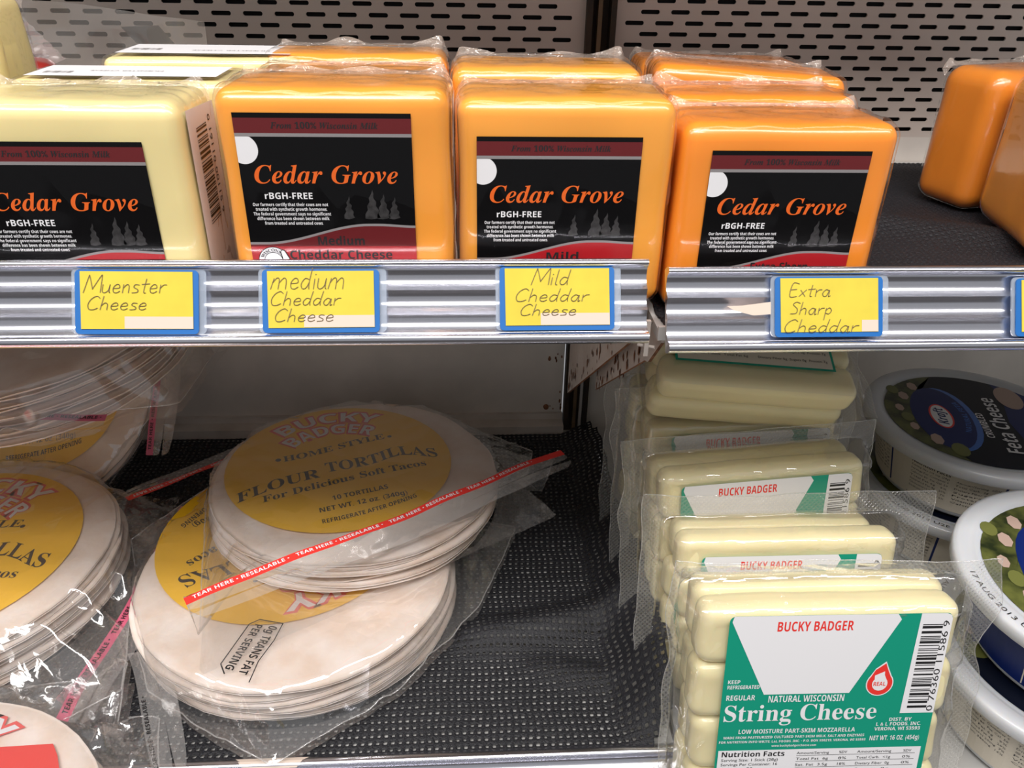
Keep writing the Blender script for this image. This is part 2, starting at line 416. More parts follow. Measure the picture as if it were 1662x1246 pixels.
sh_ur = shelf('right upper shelf with price rail starting beside the gap between the shelves', .0845, .70, .3125, .2432, (.302, .2565), (-.0162, .0204),
    [(.0868, [(.3165, .243), (.3165, .236), (.336, .2160), (.343, .2132), (.470, .1235), (.470, .243)], (3, 1, 2))])
b = MB(); b.box(.0797, .0817, .318, .320, .2285, .246); b.build('hook_plate', M_chip, sh_ur)
b = MB()
tubemb(b, [(.0785, .327, .250), (.0790, .326, .243), (.0800, .324, .2385), (.0815, .322, .2390), (.0825, .320, .2455)], .0009)
tubemb(b, [(.0775, .322, .2325), (.0845, .318, .2330)], .0008)
b.build('wire_clip', M_chip, sh_ur, smooth=True)
sh_ll = shelf('left lower shelf whose price rail shows along the bottom of the picture', -.62, .1135, .276, -.0012, (.2680, -.0098), (-.0158, .0196), (), .005, .612)
sh_lr = shelf('right lower shelf under the string cheese and feta tubs', .1165, .70, .226, -.0012, (.2175, -.016), (-.0158, .0196), (), .005, .612)
sh_top = shelf('topmost shelf above the cheese, out of the picture', -.62, .70, .352, .59, (.344, .598), (-.0158, .0196), ())
# the worn white tape on the lower rail
b = MB(); q = [tilted(.2680, -.0098, yy, zz) for (yy, zz) in ((-.0021, .0166), (-.0009, .0200), (.0018, .0202))]
for k in range(2): b.add([(-.122-.002*k, *q[k]), (-.094+.003*k, *q[k]), (-.091+.003*k, *q[k+1]), (-.125-.002*k, *q[k+1])], [(0, 1, 2, 3)])
b.build('tape_scrap', M_pinkp, sh_ll)

# ------------------------------------------------------------------ knitted shelf liners (real holes)
def liner(name_label, x0, x1, y0, y1, px, py, hf, hole=.30, edge=None, seed=0):
    nx = int((x1-x0)/px); ny = int((y1-y0)/py); V = []; Fc = []
    def P(x, y, dz):
        z = hf(x, y)+dz; return (x, y, z)
    # corner grid + edge midpoints shared
    idx = {}
    def gv(i2, j2):
        k = (i2, j2)
        if k not in idx:
            x = x0+i2*px/2+(noise.noise(Vector((i2*.9+seed, j2*.9, 0)))*px*.10); y = y0+j2*py/2+noise.noise(Vector((i2*.9, j2*.9, 7+seed)))*py*.08
            x += .0006*math.sin(j2*.5+i2*.13)
            e = .0008 if (i2 % 2 == 0 and j2 % 2 == 0) else (.0003 if j2 % 2 == 0 else -.0001)
            idx[k] = len(V); V.append(P(x, y, e*(1+.5*noise.noise(Vector((i2*1.3, j2*1.7, 3))))))
        return idx[k]
    for i in range(nx):
        for j in range(ny):
            cx = x0+(i+.5)*px; cy = y0+(j+.5)*py
            if edge and not edge(cx, cy): continue
            ring = [gv(2*i, 2*j), gv(2*i+1, 2*j), gv(2*i+2, 2*j), gv(2*i+2, 2*j+1), gv(2*i+2, 2*j+2), gv(2*i+1, 2*j+2), gv(2*i, 2*j+2), gv(2*i, 2*j+1)]
            sc = hole*(1+.35*noise.noise(Vector((cx*400+seed, cy*400, 1)))); h = []
            cen = Vector((0, 0, 0))
            for r_ in ring: cen += Vector(V[r_])
            cen /= 8
            for q, r_ in enumerate(ring):
                p = Vector(V[r_]); k = sc*(1.25 if q % 2 else 1.0)*(1 if q not in (1, 5) else .8)
                pp = cen+(p-cen)*k; pp.z = hf(pp.x, pp.y)-.0003; h.append(len(V)); V.append(tuple(pp))
            for q in range(8): Fc.append((ring[q], ring[(q+1) % 8], h[(q+1) % 8], h[q]))
    me = bpy.data.meshes.new('shelf_liner'); me.from_pydata(V, [], Fc); me.materials.append(M_liner)
    me.polygons.foreach_set('use_smooth', [True]*len(me.polygons)); me.update()
    o = bpy.data.objects.new('shelf_liner', me); COL.objects.link(o)
    tag(o, name_label, 'shelf liner'); return o
def h_low(x, y):
    z = .0012+.0008*noise.noise(Vector((x*25, y*25, 0)))
    # soft fold sweeping from the tortillas towards the string cheese
    d = (y-.372)-.22*(x-.05)-1.6*(x-.05)**2
    z += .010*math.exp(-(d/.013)**2)*smooth_step(-.03, .02, x)*(1-.6*smooth_step(.09, .13, x))
    d2 = (y-.335)+.25*(x-.06)
    z += .004*math.exp(-(d2/.010)**2)*smooth_step(.02, .06, x)
    # curled-up right border against the packs
    e = smooth_step(.078, .116, x); z += e*(.006+.026*smooth_step(.275, .31, y)*(1-.55*smooth_step(.40, .50, y)))
    z += .003*e*math.sin(y*60)
    return z
def e_low(x, y):
    lim = .1155+.002*math.sin(y*38)-.004*smooth_step(.42, .58, y)-.016*smooth_step(.30, .275, y)
    return x < lim
liner('coarse black knitted liner on the lower shelf, its right border curled up', -.42, .128, .279, .602, .0041, .0046, h_low, .36, e_low, 1)
def h_ur(x, y):
    z = .2440+.0006*noise.noise(Vector((x*30, y*30, 2)))
    d = (y-.455)+.5*(x-.26); z += .007*math.exp(-(d/.018)**2)*smooth_step(.17, .22, x)*smooth_step(.36, .30, x)
    return z
liner('black knitted liner on the right upper shelf beside the sharp cheddar', .087, .45, .3145, .612, .0036, .0036, h_ur, .16, None, 2)
liner('black knitted liner mostly hidden under the upper left cheeses', -.36, .0745, .3145, .612, .0050, .0050, lambda x, y: .2470, .16, None, 3)

# ------------------------------------------------------------------ cheese blocks with printed labels
def swoosh(u):
    t = max(0, min(1, u/67.6)); s_ = smooth_step(.1, .72, t)
    return -51.2+7.8*s_ - .8*smooth_step(.78, 1, t)
def cedar_label(parent, W, u0, vtop, H, variety, D, seal=True):
    """u0 = left edge of label measured from the block centre (mm), vtop = top of the label above the base (mm)"""
    h = vtop-3
    def fn(u, v, lift): return ((u0+u)/1000, -D/2-.0007-lift, (vtop+v)/1000)
    base = MB(); base.add([fn(0, 0, 0), fn(67.6, 0, 0), fn(67.6, -h, 0), fn(0, -h, 0)], [(3, 2, 1, 0)])
    lab = base.build('label', M_lblk, parent)
    P = Print(fn)
    P.rect(0, -7.6, 67.6, -1.9, M_ldred); P.rect(0, -8.9, 67.6, -7.6, M_lgrey)
    P.text('From 100% Wisconsin Milk', 13.9, 54.8, -5.7, 2.3, M_inkb, 'si')
    pts = [(max(0.05, 2.6+5.6*math.cos(R(a))), min(-8.9, -13.8+5.6*math.sin(R(a)))) for a in range(-180, 180, 8)]
    P.fan((3.2, -13.0), pts, M_white, 2)
    P.text('Cedar Grove', 5.4, 61.5, -26.9, 7.2, M_orange, 'si', res=4)
    P.text('rBGH-FREE', 8.4, 27.2, -33.2, 2.5, M_white, 'b')
    for i, (t, a, bb) in enumerate([('Our farmers certify that their cows are not', 3.2, 33), ('treated with synthetic growth hormones.', 4.1, 32.5), ('The federal government says no significant', 3, 33.8),
                          ('difference has been shown between milk', 4.2, 33), ('from treated and untreated cows.', 7, 30.4)]):
        P.text(t, a, bb, -36.1-1.92*i, 1.25, M_white, 'b', res=1)
    for (c, w_, hh) in ((41.2, 4.2, 9.0), (50.6, 6.2, 11.6), (55.0, 5.4, 9.8), (59.4, 4.6, 8.6)):
        pts = [(c-w_/2, -41.2), (c-w_*.1, -41.6), (c+w_/2, -40.9)]
        for k in range(6): q = (k+1)/7; pts.append((c+w_/2*(1-q)+(.3 if k % 2 else -.3), -41+hh*q))
        pts.append((c+.4, -41+hh))
        for k in range(6): q = 1-(k+1)/7; pts.append((c-w_/2*(1-q)+(.3 if k % 2 else -.3)*-1, -41+hh*q))
        P.fan((c, -38), pts, M_tree, 2)
    n = 26; us = [67.6*i/n for i in range(n+1)]
    for i in range(n):
        a, b_ = us[i], us[i+1]
        P.poly([(a, swoosh(a)-1), (b_, swoosh(b_)-1), (b_, swoosh(b_)), (a, swoosh(a))], M_lgrey, 2)
        P.poly([(a, min(-53, swoosh(a)-1) if variety[2] else -h), (b_, min(-53, swoosh(b_)-1) if variety[2] else -h), (b_, swoosh(b_)-1), (a, swoosh(a)-1)], M_ldred if variety[2] else M_lred_lit, 2)
    if variety[2]: P.rect(0, -h, 67.6, -53, M_lred_lit, 2)
    P.text(variety[0], *variety[3], -52.4, 3.5, M_inkb, 'b', 4)
    P.text(variety[1], *variety[4], -58.4, 3.5, M_inkb, 'b', 4)
    if seal:
        P.disc(8.6, -59.3, 6.2, 6.2, M_inkb, 4); P.disc(8.6, -59.3, 5.9, 5.9, M_white, 5)
        P.disc(8.6, -59.3, 3.9, 3.9, M_inkb, 6); P.disc(8.6, -59.3, 3.65, 3.65, M_white, 7)
        def arcw(a, b_):
            ang = R(90)-(a)*.2; rr = 4.15+b_; return (8.6+rr*math.cos(ang), -59.3+rr*math.sin(ang))
        P.text('WISCONSIN', -6.0, 6.0, 0, 1.35, M_inkb, 'sb', 8, warp=arcw)
        P.fan((13.5, -57), [(11.6, -55), (12.6, -54.2), (13.6, -54.6), (15.4, -58), (15.4, -61.5), (12.6, -61.5), (12.2, -58.6)], M_inkb, 8)
        P.fan((13.5, -57.5), [(12.0, -55.1), (12.7, -54.6), (13.4, -55), (15.0, -58.2), (15.0, -61.2), (13.0, -61.2), (12.6, -58.4)], M_white, 9)
    P.build('lettering', lab)
    return lab
def block(name, label, group, loc, W, D, H, m, lab=None, rot=(0, 0, 0), side=False, fin=True, seed=0, toplabel=None, r=.0068):
    t = thing(name, label, 'cheese', group, loc, rot)
    V, F_ = rbox(W, D, H, r, 10, 4, .0007, seed)
    mb = MB(); mb.add(V, F_); mb.build('cheese', m, t, smooth=True)
    def fw(p, n):
        k = .0006; up = smooth_step(.2, .9, n.z)+.5*smooth_step(.5, 1, abs(n.x))*(.4 if p.y < 0 else 1)
        k += (0 if toplabel else 1)*up*.0012*max(0, ridge((p.x*60+seed, p.y*120, p.z*50))-.35)
        return p+n*k
    V, F_ = rbox(W+.0006, D+.0006, H+.0006, r, 20, 4, 0, seed, fw)
    f = MB(); f.add([v for v in V], F_, 0)
    if fin:  # crimped film fin along the back of the top and down the right side
        N = 60; y = D/2-.004; pts = []
        for i in range(N+1):
            q = i/N; x = -W/2+W*q
            lift = .0006+.0060*max(0, noise.noise(Vector((q*4+seed*3.1, 0, 1))))+.002*math.exp(-((q-.04)/.05)**2)+.003*math.exp(-((q-.96)/.06)**2)
            yy = y+.0025*noise.noise(Vector((q*9, seed, 5)))
            pts.append(((x, yy, H-.0012-.006*(max(0, abs(2*q-1)-.93)/.07)), (x+.0006*noise.noise(Vector((q*30, 1, seed))), yy+.0035, H+lift-.006*(max(0, abs(2*q-1)-.93)/.07))))
        for i in range(N):
            f.add([pts[i][0], pts[i+1][0], pts[i+1][1], pts[i][1]], [(0, 1, 2, 3)], 1)
        pts = []
        for i in range(40):
            q = i/39; z = .004+(H-.010)*q; x = W/2-.0003
            ex = .0008+.0020*abs(noise.noise(Vector((q*6, seed*2.3, 9))))
            yy = -D/2+.007+.004*noise.noise(Vector((q*4, seed, 3)))
            pts.append(((x, yy+.003, z), (x+ex, yy, z)))
        for i in range(39): f.add([pts[i][0], pts[i+1][0], pts[i+1][1], pts[i][1]], [(0, 1, 2, 3)], 1)
    f.build('wrapper_film', [F_block, F_fin], t, smooth=True)
    if lab: cedar_label(t, W, *lab, D)
    if side:
        def fn(u, v, lift): return (W/2+.0012+lift, -D/2+.006+u/1000, v/1000)
        s_ = MB(); s_.add([fn(0, 6, 0), fn(D*1000-10, 6, 0), fn(D*1000-10, H*1000-6, 0), fn(0, H*1000-4, 0)], [(0, 1, 2, 3)])
        sl = s_.build('side_label', M_white, t); P = Print(fn)
        barcode(P, 9, 23, H*1000-52, H*1000-12, M_inkb, True, 4, 30)
        P.text('0 19110 00115 9', 0, 42, 0, 3.2, M_inkb, 'n', rot=-90, org=(25.5, H*1000-10))
        P.build('lettering', sl)
    if toplabel:
        def fn(u, v, lift): return (u/1000, v/1000, H+.0016+lift)
        W2, D2 = W*500-6, D*500-5
        s_ = MB(); s_.add([fn(-W2, -D2, 0), fn(W2, -D2, 0), fn(W2, D2, 0), fn(-W2, D2, 0)], [(0, 1, 2, 3)])
        sl = s_.build('back_label', M_white, t); P = Print(fn)
        for (s, a, b_, v, c) in toplabel[0]: P.text(s, a, b_, v, c*.5, M_lgrey, 'n', rot=180)
        barcode(P, *toplabel[1], M_lgrey, False, 9, 24)
        P.build('lettering', sl)
    return t
LB = .2495; RB = .2462
block('muenster_block', 'pale muenster block in front with a barcode on its right side', 'muenster blocks', (-.1546, .342, LB), .0905, .046, .0878, M_muen,
      lab=(-37.4, 73.5, 0, ('Muenster', 'Cheese', False, (26, 50), (30, 48))), side=True, seed=1)
block('medium_cheddar_block', 'orange medium cheddar block facing out behind the second yellow tag', 'medium cheddar blocks', (-.0510, .3405, LB), .0900, .045, .0935, M_medium,
      lab=(-37.6, 85.0, 0, ('Medium', 'Cheddar Cheese', True, (27.5, 46.5), (15.5, 57.5))), side=True, seed=2)
block('mild_cheddar_block', 'golden mild cheddar block whose lower corner shows in the shelf gap', 'mild cheddar blocks', (.0413, .3500, LB+.0005), .0895, .046, .0885, M_mild,
      lab=(-37.0, 74.2, 0, ('Mild', 'Cheddar Cheese', False, (30, 44), (15.5, 57.5))), seed=3)
block('sharp_cheddar_block', 'deep orange extra sharp cheddar block facing out above its own tag', 'sharp cheddar blocks', (.1352, .3505, RB), .0920, .046, .0830, M_sharp,
      lab=(-33.8, 72.8, 0, ('Extra Sharp', 'Cheddar Cheese', False, (24, 50), (15.5, 57.5))), seed=4)
# rows behind
block('muenster_block', 'muenster block with white back label on top, just behind the front muenster', 'muenster blocks', (-.150, .3905, LB), .094, .040, .0872, M_muen, seed=5, fin=False, r=.0045,
      toplabel=([('MUENSTER CHEESE', -14, 18, 0, 4.0)], (-36, -24, -8, -3)))
block('muenster_block', 'muenster block with white barcode label, rearmost beside the perforated wall', 'muenster blocks', (-.128, .442, LB), .096, .044, .0905, M_muen, seed=6, fin=False, r=.0045,
      toplabel=([('MUENSTER CHEESE', -30, 8, 5, 4.4)], (-38, -24, -6, 0)))
block('medium_cheddar_block', 'second medium cheddar block, behind the front one', 'medium cheddar blocks', (-.0525, .393, LB), .088, .042, .0900, M_medium, seed=8)
block('medium_cheddar_block', 'third medium cheddar block, rearmost of its row', 'medium cheddar blocks', (-.0545, .444, LB), .091, .042, .0925, M_medium, seed=9)
block('mild_cheddar_block', 'second mild cheddar block, topped by crinkled film behind the front one', 'mild cheddar blocks', (.0395, .4225, LB), .0915, .050, .0905, M_mild, seed=10)
block('sharp_cheddar_block', 'second sharp cheddar block, directly behind the front one', 'sharp cheddar blocks', (.1400, .4035, RB), .093, .044, .0845, M_sharp, seed=12)
block('sharp_cheddar_block', 'third sharp cheddar block, turned with long crinkled film edge', 'sharp cheddar blocks', (.1480, .457, RB), .102, .046, .0885, M_sharp, rot=(0, R(3), R(-5)), seed=13)
block('sharp_cheddar_block', 'shaded brownish cheddar block, rearmost against the perforated wall', 'sharp cheddar blocks', (.1580, .532, RB), .104, .046, .0830, M_dark_shaded, rot=(0, R(1), 0), seed=14)
block('cheddar_block', 'cheddar block at right edge showing part of its black label', 'loose cheddar blocks', (.3478, .5075, RB+.0005), .088, .046, .083, M_dark_shaded, rot=(0, 0, R(16)), seed=15,
      lab=(-32.0, 70, 0, ('Extra Sharp', 'Cheddar Cheese', False, (24, 50), (15.5, 57.5))), r=.011)
block('cheddar_block', 'unlabelled cheddar block at the right edge, in front of the labelled one', 'loose cheddar blocks', (.3300, .4250, RB+.001), .086, .046, .086, M_mild, rot=(0, 0, R(78)), seed=16, fin=False, r=.012)
# far-left shapes
block('cheese_wedge', 'pale cheese block standing at the far left edge of the upper shelf', None, (-.2480, .408, LB), .080, .040, .118, M_muen, rot=(0, 0, R(0)), seed=17, fin=True)
t = thing('red_wrapped_pack', 'small red wrapped pack tucked behind the pale block at far left', 'packet', None, (-.268, .478, LB+.006), (0, R(14), R(20)))
V, F_ = rbox(.046, .03, .080, .008, 8, 3, .003, 21); mb = MB(); mb.add(V, F_); mb.build('packet_body', mat('red_wrap', (.30, .02, .015), .3, coat=.6, bump=.6, bscale=60), t, smooth=True)
mb = MB(); mb.add([(-.018, -.0162, .055), (.018, -.0162, .055), (.018, -.0162, .068), (-.018, -.0162, .068)], [(0, 1, 2, 3)]); mb.build('label_band', M_ldred, t)
# crimped clear pouch standing behind the muenster
t = thing('clear_pouch', 'empty looking clear pouch with crimped seal standing behind the muenster', 'pouch', None, (-.224, .520, LB))
mb = MB(); nx, nz = 26, 30
for j in range(nz+1):
    for i in range(nx+1):
        u, v = i/nx, j/nz
        mb.v.append((-.045+.115*u, .008*math.sin(u*5)+.012*v+.004*noise.noise(Vector((u*5, v*5, 2))), .108*v*(1-.10*u)))
for j in range(nz):
    for i in range(nx): a = j*(nx+1)+i; mb.f.append((a, a+1, a+nx+2, a+nx+1)); mb.m.append(0)
mb.build('pouch_film', film_mat('pouch_film', .17, .1, gl=1.3, bump=.4, bscale=40, veilcol=(.72, .66, .60)), t, smooth=True)
mb = MB(); nz = 24
for j in range(nz+1):
    q = j/nz; wv = .0012*math.sin(q*55)
    mb.v += [(-.046+.030*q, -.020+wv, .112-.038*q), (-.034+.030*q, -.020-wv, .115-.036*q)]
for j in range(nz): a = 2*j; mb.f.append((a, a+1, a+3, a+2)); mb.m.append(0)
mb.build('crimped_seal', F_lip, t, smooth=True)
mb = MB(); mb.add([(.018, .012, .093), (.040, .013, .094), (.048, .012, .084), (.026, .011, .084)], [(0, 1, 2, 3)]); mb.build('see_through_square', M_inkb, t)  # dark square added for the slotted wall seen through the clear film

# ------------------------------------------------------------------ price tags, hand-lettered
HW = {  # skeleton strokes of a loose hand, x-height .5, capital 1
 'M': (1.0, [[(0, 0), (.12, .95), (.18, .98), (.45, .3), (.5, .3), (.8, 1), (.88, .96), (.95, .02)]]),
 'm': (.95, [[(0, 0), (.08, .5)], [(.05, .3), (.22, .52), (.36, .45), (.38, 0)], [(.38, .3), (.58, .52), (.72, .42), (.76, 0)]]),
 'u': (.6, [[(.02, .5), (.05, .1), (.2, 0), (.38, .15), (.42, .5)], [(.42, .5), (.44, .08), (.5, 0)]]),
 'e': (.55, [[(.05, .26), (.38, .3), (.34, .48), (.18, .5), (.04, .3), (.1, .05), (.28, 0), (.44, .1)]]),
 'n': (.55, [[(.04, .5), (.06, 0)], [(.06, .3), (.22, .5), (.36, .42), (.4, 0)]]),
 's': (.5, [[(.38, .48), (.15, .5), (.1, .34), (.34, .2), (.34, .04), (.05, 0)]]),
 'S': (.6, [[(.5, .9), (.25, 1), (.08, .8), (.4, .45), (.4, .1), (.05, .05)]]),
 't': (.5, [[(.22, .85), (.2, .08), (.32, 0)], [(.02, .52), (.45, .56)]]),
 'r': (.45, [[(.04, .5), (.06, 0)], [(.06, .3), (.2, .48), (.38, .5)]]),
 'C': (.75, [[(.62, .85), (.42, 1), (.15, .8), (.03, .4), (.15, .04), (.4, 0), (.62, .12)]]),
 'h': (.58, [[(.06, 1), (.04, 0)], [(.05, .3), (.22, .5), (.38, .4), (.42, 0)]]),
 'd': (.6, [[(.4, .45), (.18, .5), (.03, .25), (.12, .02), (.3, .05), (.42, .3)], [(.46, 1), (.42, .3), (.46, 0)]]),
 'a': (.6, [[(.4, .42), (.2, .5), (.03, .25), (.12, .02), (.3, .04), (.42, .45), (.44, 0), (.54, .04)]]),
 'i': (.25, [[(.08, .48), (.1, 0)], [(.08, .68), (.1, .7)]]),
 'l': (.28, [[(.1, 1), (.08, .1), (.18, 0)]]),
 'E': (.65, [[(.5, .95), (.1, .98), (.08, .02), (.52, 0)], [(.08, .5), (.42, .54)]]),
 'x': (.5, [[(.04, .48), (.4, 0)], [(.4, .5), (.02, 0)]]),
 'p': (.6, [[(.06, .48), (.08, -.45)], [(.06, .3), (.24, .52), (.42, .3), (.3, .03), (.08, .1)]]),
 'y': (.5, [[(.04, .5), (.2, .08)], [(.4, .5), (.1, -.4)]]), ' ': (.4, [])}
def smooth_path(p):
    if len(p) < 3: return p
    out = []
    for i in range(len(p)-1):
        p0, p1, p2, p3 = [Vector(p[max(0, min(len(p)-1, i+k))]) for k in (-1, 0, 1, 2)]
        for s_ in range(5):
            t = s_/5; out.append(.5*((2*p1)+(-p0+p2)*t+(2*p0-5*p1+4*p2-p3)*t*t+(-p0+3*p1-3*p2+p3)*t*t*t))
    out.append(Vector(p[-1])); return out
def handwrite(P, s, u0, u1, vb, cap, wd=.30):
    W = sum(HW[c][0] for c in s); k = (u1-u0)/W; x = 0
    for c in s:
        adv, st = HW[c]
        for p in st:
            q = smooth_path(p)
            P.line([(u0+(x+a[0]+.22*a[1])*k, vb+a[1]*cap) for a in q], wd, M_pencil, 4)
        x += adv
def price_tag(label, x0, x1, z0, z1, lines, zc=.261, patch=(15, 38), roll=0):
    W, H = (x1-x0)*1000, (z1-z0)*1000
    t = thing('price_tag', label, 'price tag', 'yellow price tags on the shelf rails', ((x0+x1)/2, *tilted(.302, zc, -.0002, z0)), (-TILT, R(roll), 0))
    def out(w_, h_, r, n=6):
        pts = []
        for (cx, cz, a0) in ((w_/2-r, r, -90), (w_/2-r, h_-r, 0), (-w_/2+r, h_-r, 90), (-w_/2+r, r, 180)):
            for i in range(n+1): a = R(a0+90*i/n); pts.append((cx+r*math.cos(a), cz+r*math.sin(a)))
        return pts
    def prism(pts, ya, yb, m, name, par, dx=0):
        mb = MB(); n = len(pts)
        for yy in (ya, yb):
            for (x, z) in pts: mb.v.append(((x+dx)/1000, yy, z/1000))
        mb.f += [tuple(range(n)), tuple(range(2*n-1, n-1, -1))]; mb.m += [0, 0]
        for i in range(n): j = (i+1) % n; mb.f.append((i, n+i, n+j, j)); mb.m.append(0)
        return mb.build(name, m, par)
    prism(out(W+4.5, H+.6, 2.2), .0006, .0012, film_mat('holder_film', .30, .15, gl=1.2, veilcol=(.55, .62, .72)) if 'holder_film' not in MATS else MATS['holder_film'], 'clear_sleeve', t, .6)
    prism(out(W, H, 1.9), -.0001, .0006, M_blue, 'blue_border', t)
    def fn(u, v, lift): return ((u-W/2)/1000, -.0004-lift, v/1000)
    c = MB(); e = 2.0; skew = .5
    c.add([fn(e+.4, e, 0), fn(W-e, e+.1, 0), fn(W-e-.2, H-.7, 0), fn(e+skew*.2, H-.7, 0)], [(0, 1, 2, 3)])
    card = c.build('card', M_yel, t); P = Print(fn)
    P.rect(W*patch[0]/42.4, e+.2, W-e-.1, e+5.1, M_pinkp, 1)
    for (s, u0, u1, vb, cap) in lines: handwrite(P, s, u0, u1, vb, cap)
    P.build('handwriting', card)
    return t
price_tag('yellow tag handwritten Muenster Cheese, leftmost on the rail', -.1576, -.1090, -.0106, .0153, [('Muenster', 3.5, 36, 16.6, 6.6), ('Cheese', 4.5, 28.5, 9.8, 5.4)], patch=(17, 38), roll=.6)
price_tag('yellow tag handwritten Medium Cheddar Cheese', -.0834, -.0361, -.0105, .0153, [('medium', 3.5, 34, 17.8, 8.5), ('Cheddar', 3.0, 31.5, 11.2, 5.6), ('Cheese', 4.5, 29, 4.6, 5.2)])
price_tag('yellow tag handwritten Mild Cheddar Cheese, smudged surface', .0133, .0611, -.0102, .0161, [('Mild', 13.0, 29, 18.8, 6.2), ('Cheddar', 6.0, 37, 12.0, 5.2), ('Cheese', 8, 32, 6.2, 4.6)])
price_tag('yellow tag handwritten Extra Sharp Cheddar', .1303, .1772, -.0098, .0158, [('Extra', 5.5, 24, 17.2, 5.6), ('Sharp', 6, 25, 9.6, 5.2), ('Cheddar', 3.2, 36, 2.0, 5.4)], zc=.2565, patch=(34, 40))
price_tag('yellow tag cut off by the right edge of the picture', .2364, .283, -.0103, .0147, [], zc=.2565)
# torn bit of sticker beside the fourth tag
b = MB(); b.add([(x, *tilted(.302, .2565, -.0001, z)) for x, z in ((.1095, .0035), (.116, .0037), (.1285, .0052), (.1285, .0000), (.121, -.0005), (.113, .0015))], [tuple(range(6))])
tag(b.build('sticker_scrap', M_pinkp), 'torn grey sticker scrap on the rail, left of the Extra Sharp tag', 'sticker')

# ------------------------------------------------------------------ tortilla packs
def tortilla_mesh(Rd, seed):
    mb = MB(); n = 64; rings = [0, .5, .8, .92, .98, 1.0]
    def rad(a): return Rd*(1+.022*noise.noise(Vector((math.cos(a)*1.6+seed*5, math.sin(a)*1.6, 0)))+.006*noise.noise(Vector((math.cos(a)*6+seed, math.sin(a)*6, 3))))
    def zz(a, q): return .0022*q**4*noise.noise(Vector((math.cos(a)*2.6+seed*3, math.sin(a)*2.6, 8)))-.0006*q**6
    T = .0030
    top = []; 
    for s_, off in ((0, T), (1, 0)):
        for q in rings:
            for i in range(n):
                a = 2*math.pi*i/n; r = rad(a)*q; edge = (.0009 if q > .99 else 0)
                mb.v.append((r*math.cos(a), r*math.sin(a), zz(a, q)+off+(-edge if s_ == 0 else edge)))
    m = len(rings)
    for s_ in range(2):
        for k in range(m-1):
            for i in range(n):
                a = s_*m*n+k*n+i; b_ = s_*m*n+k*n+(i+1) % n; c = b_+n; d = a+n
                mb.f.append((a, b_, c, d) if s_ else (a, d, c, b_)); mb.m.append(0)
    for i in range(n):
        a = (m-1)*n+i; b_ = (m-1)*n+(i+1) % n; mb.f.append((a, b_, b_+m*n, a+m*n)); mb.m.append(0)
    return mb
def tortilla_label(P, Rl, red=False):
    if not red: P.disc(0, 0, Rl, Rl, M_yel2, 1, n=60)
    else:
        pts = [(Rl*math.cos(R(a)), Rl*math.sin(R(a))) for a in range(150, 391, 6)]
        P.fan((0, 0), [(p[0], min(p[1], 44)) for p in pts]+[(Rl*.8, 44), (-Rl*.8, 44)], M_redp, 1)
    k = Rl/79
    def arc(rr):
        def f(a, b_):
            th = R(90)-a/rr; q = rr+b_; return (q*math.cos(th), q*math.sin(th))
        return f
    w_ = arc(50)
    P.text('BUCKY', -31*k, 31*k, 8*k, 13*k, M_white, 'b', 4, warp=arc(50*k), outline=(M_pinkred, 1.4, .055))
    P.text('BADGER', -38*k, 36*k, -9*k, 12.5*k, M_white, 'b', 4, warp=arc(50*k), outline=(M_pinkred, 1.4, .055))
    if red: return
    sw = lambda a, b_: (a, b_+5*math.sin((a+8)/36)*k)
    P.disc(-41.5, 16.5, 2, 2, M_inkb, 3); P.disc(41, 25, 1.6, 1.6, M_inkb, 3)
    P.text('HOME STYLE', -38*k, 37*k, 18*k, 7.2*k, M_inkb, 'sb', warp=lambda a, b_: (a, b_+5*math.sin(a/26)))
    P.text('FLOUR', -72*k, -16*k, -18*k, 11*k, M_inkb, 'sb', warp=lambda a, b_: (a, b_+(a+45)*.26-.004*(a+45)**2), res=3)
    P.text('TORTILLAS', -11*k, 69*k, -9*k, 12*k, M_inkb, 'sb', warp=lambda a, b_: (a, b_+6.5*math.exp(-((a-42)/15)**2)-4*smooth_step(52, 70, a)), res=3)
    P.text('For Delicious Soft Tacos', -56*k, 58*k, -32*k, 7.4*k, M_inkb, 'sb', warp=lambda a, b_: (a, b_+11*math.sin((a+56)/110*1.6)))
    P.text('10 TORTILLAS', -12*k, 26*k, -43*k, 4.8*k, M_inkb, 'b', warp=lambda a, b_: (a, b_+(a+12)*.06))
    P.text('NET WT. 12 oz. (340g)', -22*k, 37*k, -54*k, 4.8*k, M_inkb, 'b', warp=lambda a, b_: (a, b_+(a+22)*.05))
    P.text('REFRIGERATE AFTER OPENING', -22*k, 42*k, -66*k, 4.2*k, M_inkb, 'b', warp=lambda a, b_: (a, b_+.0024*(a+22)**2))
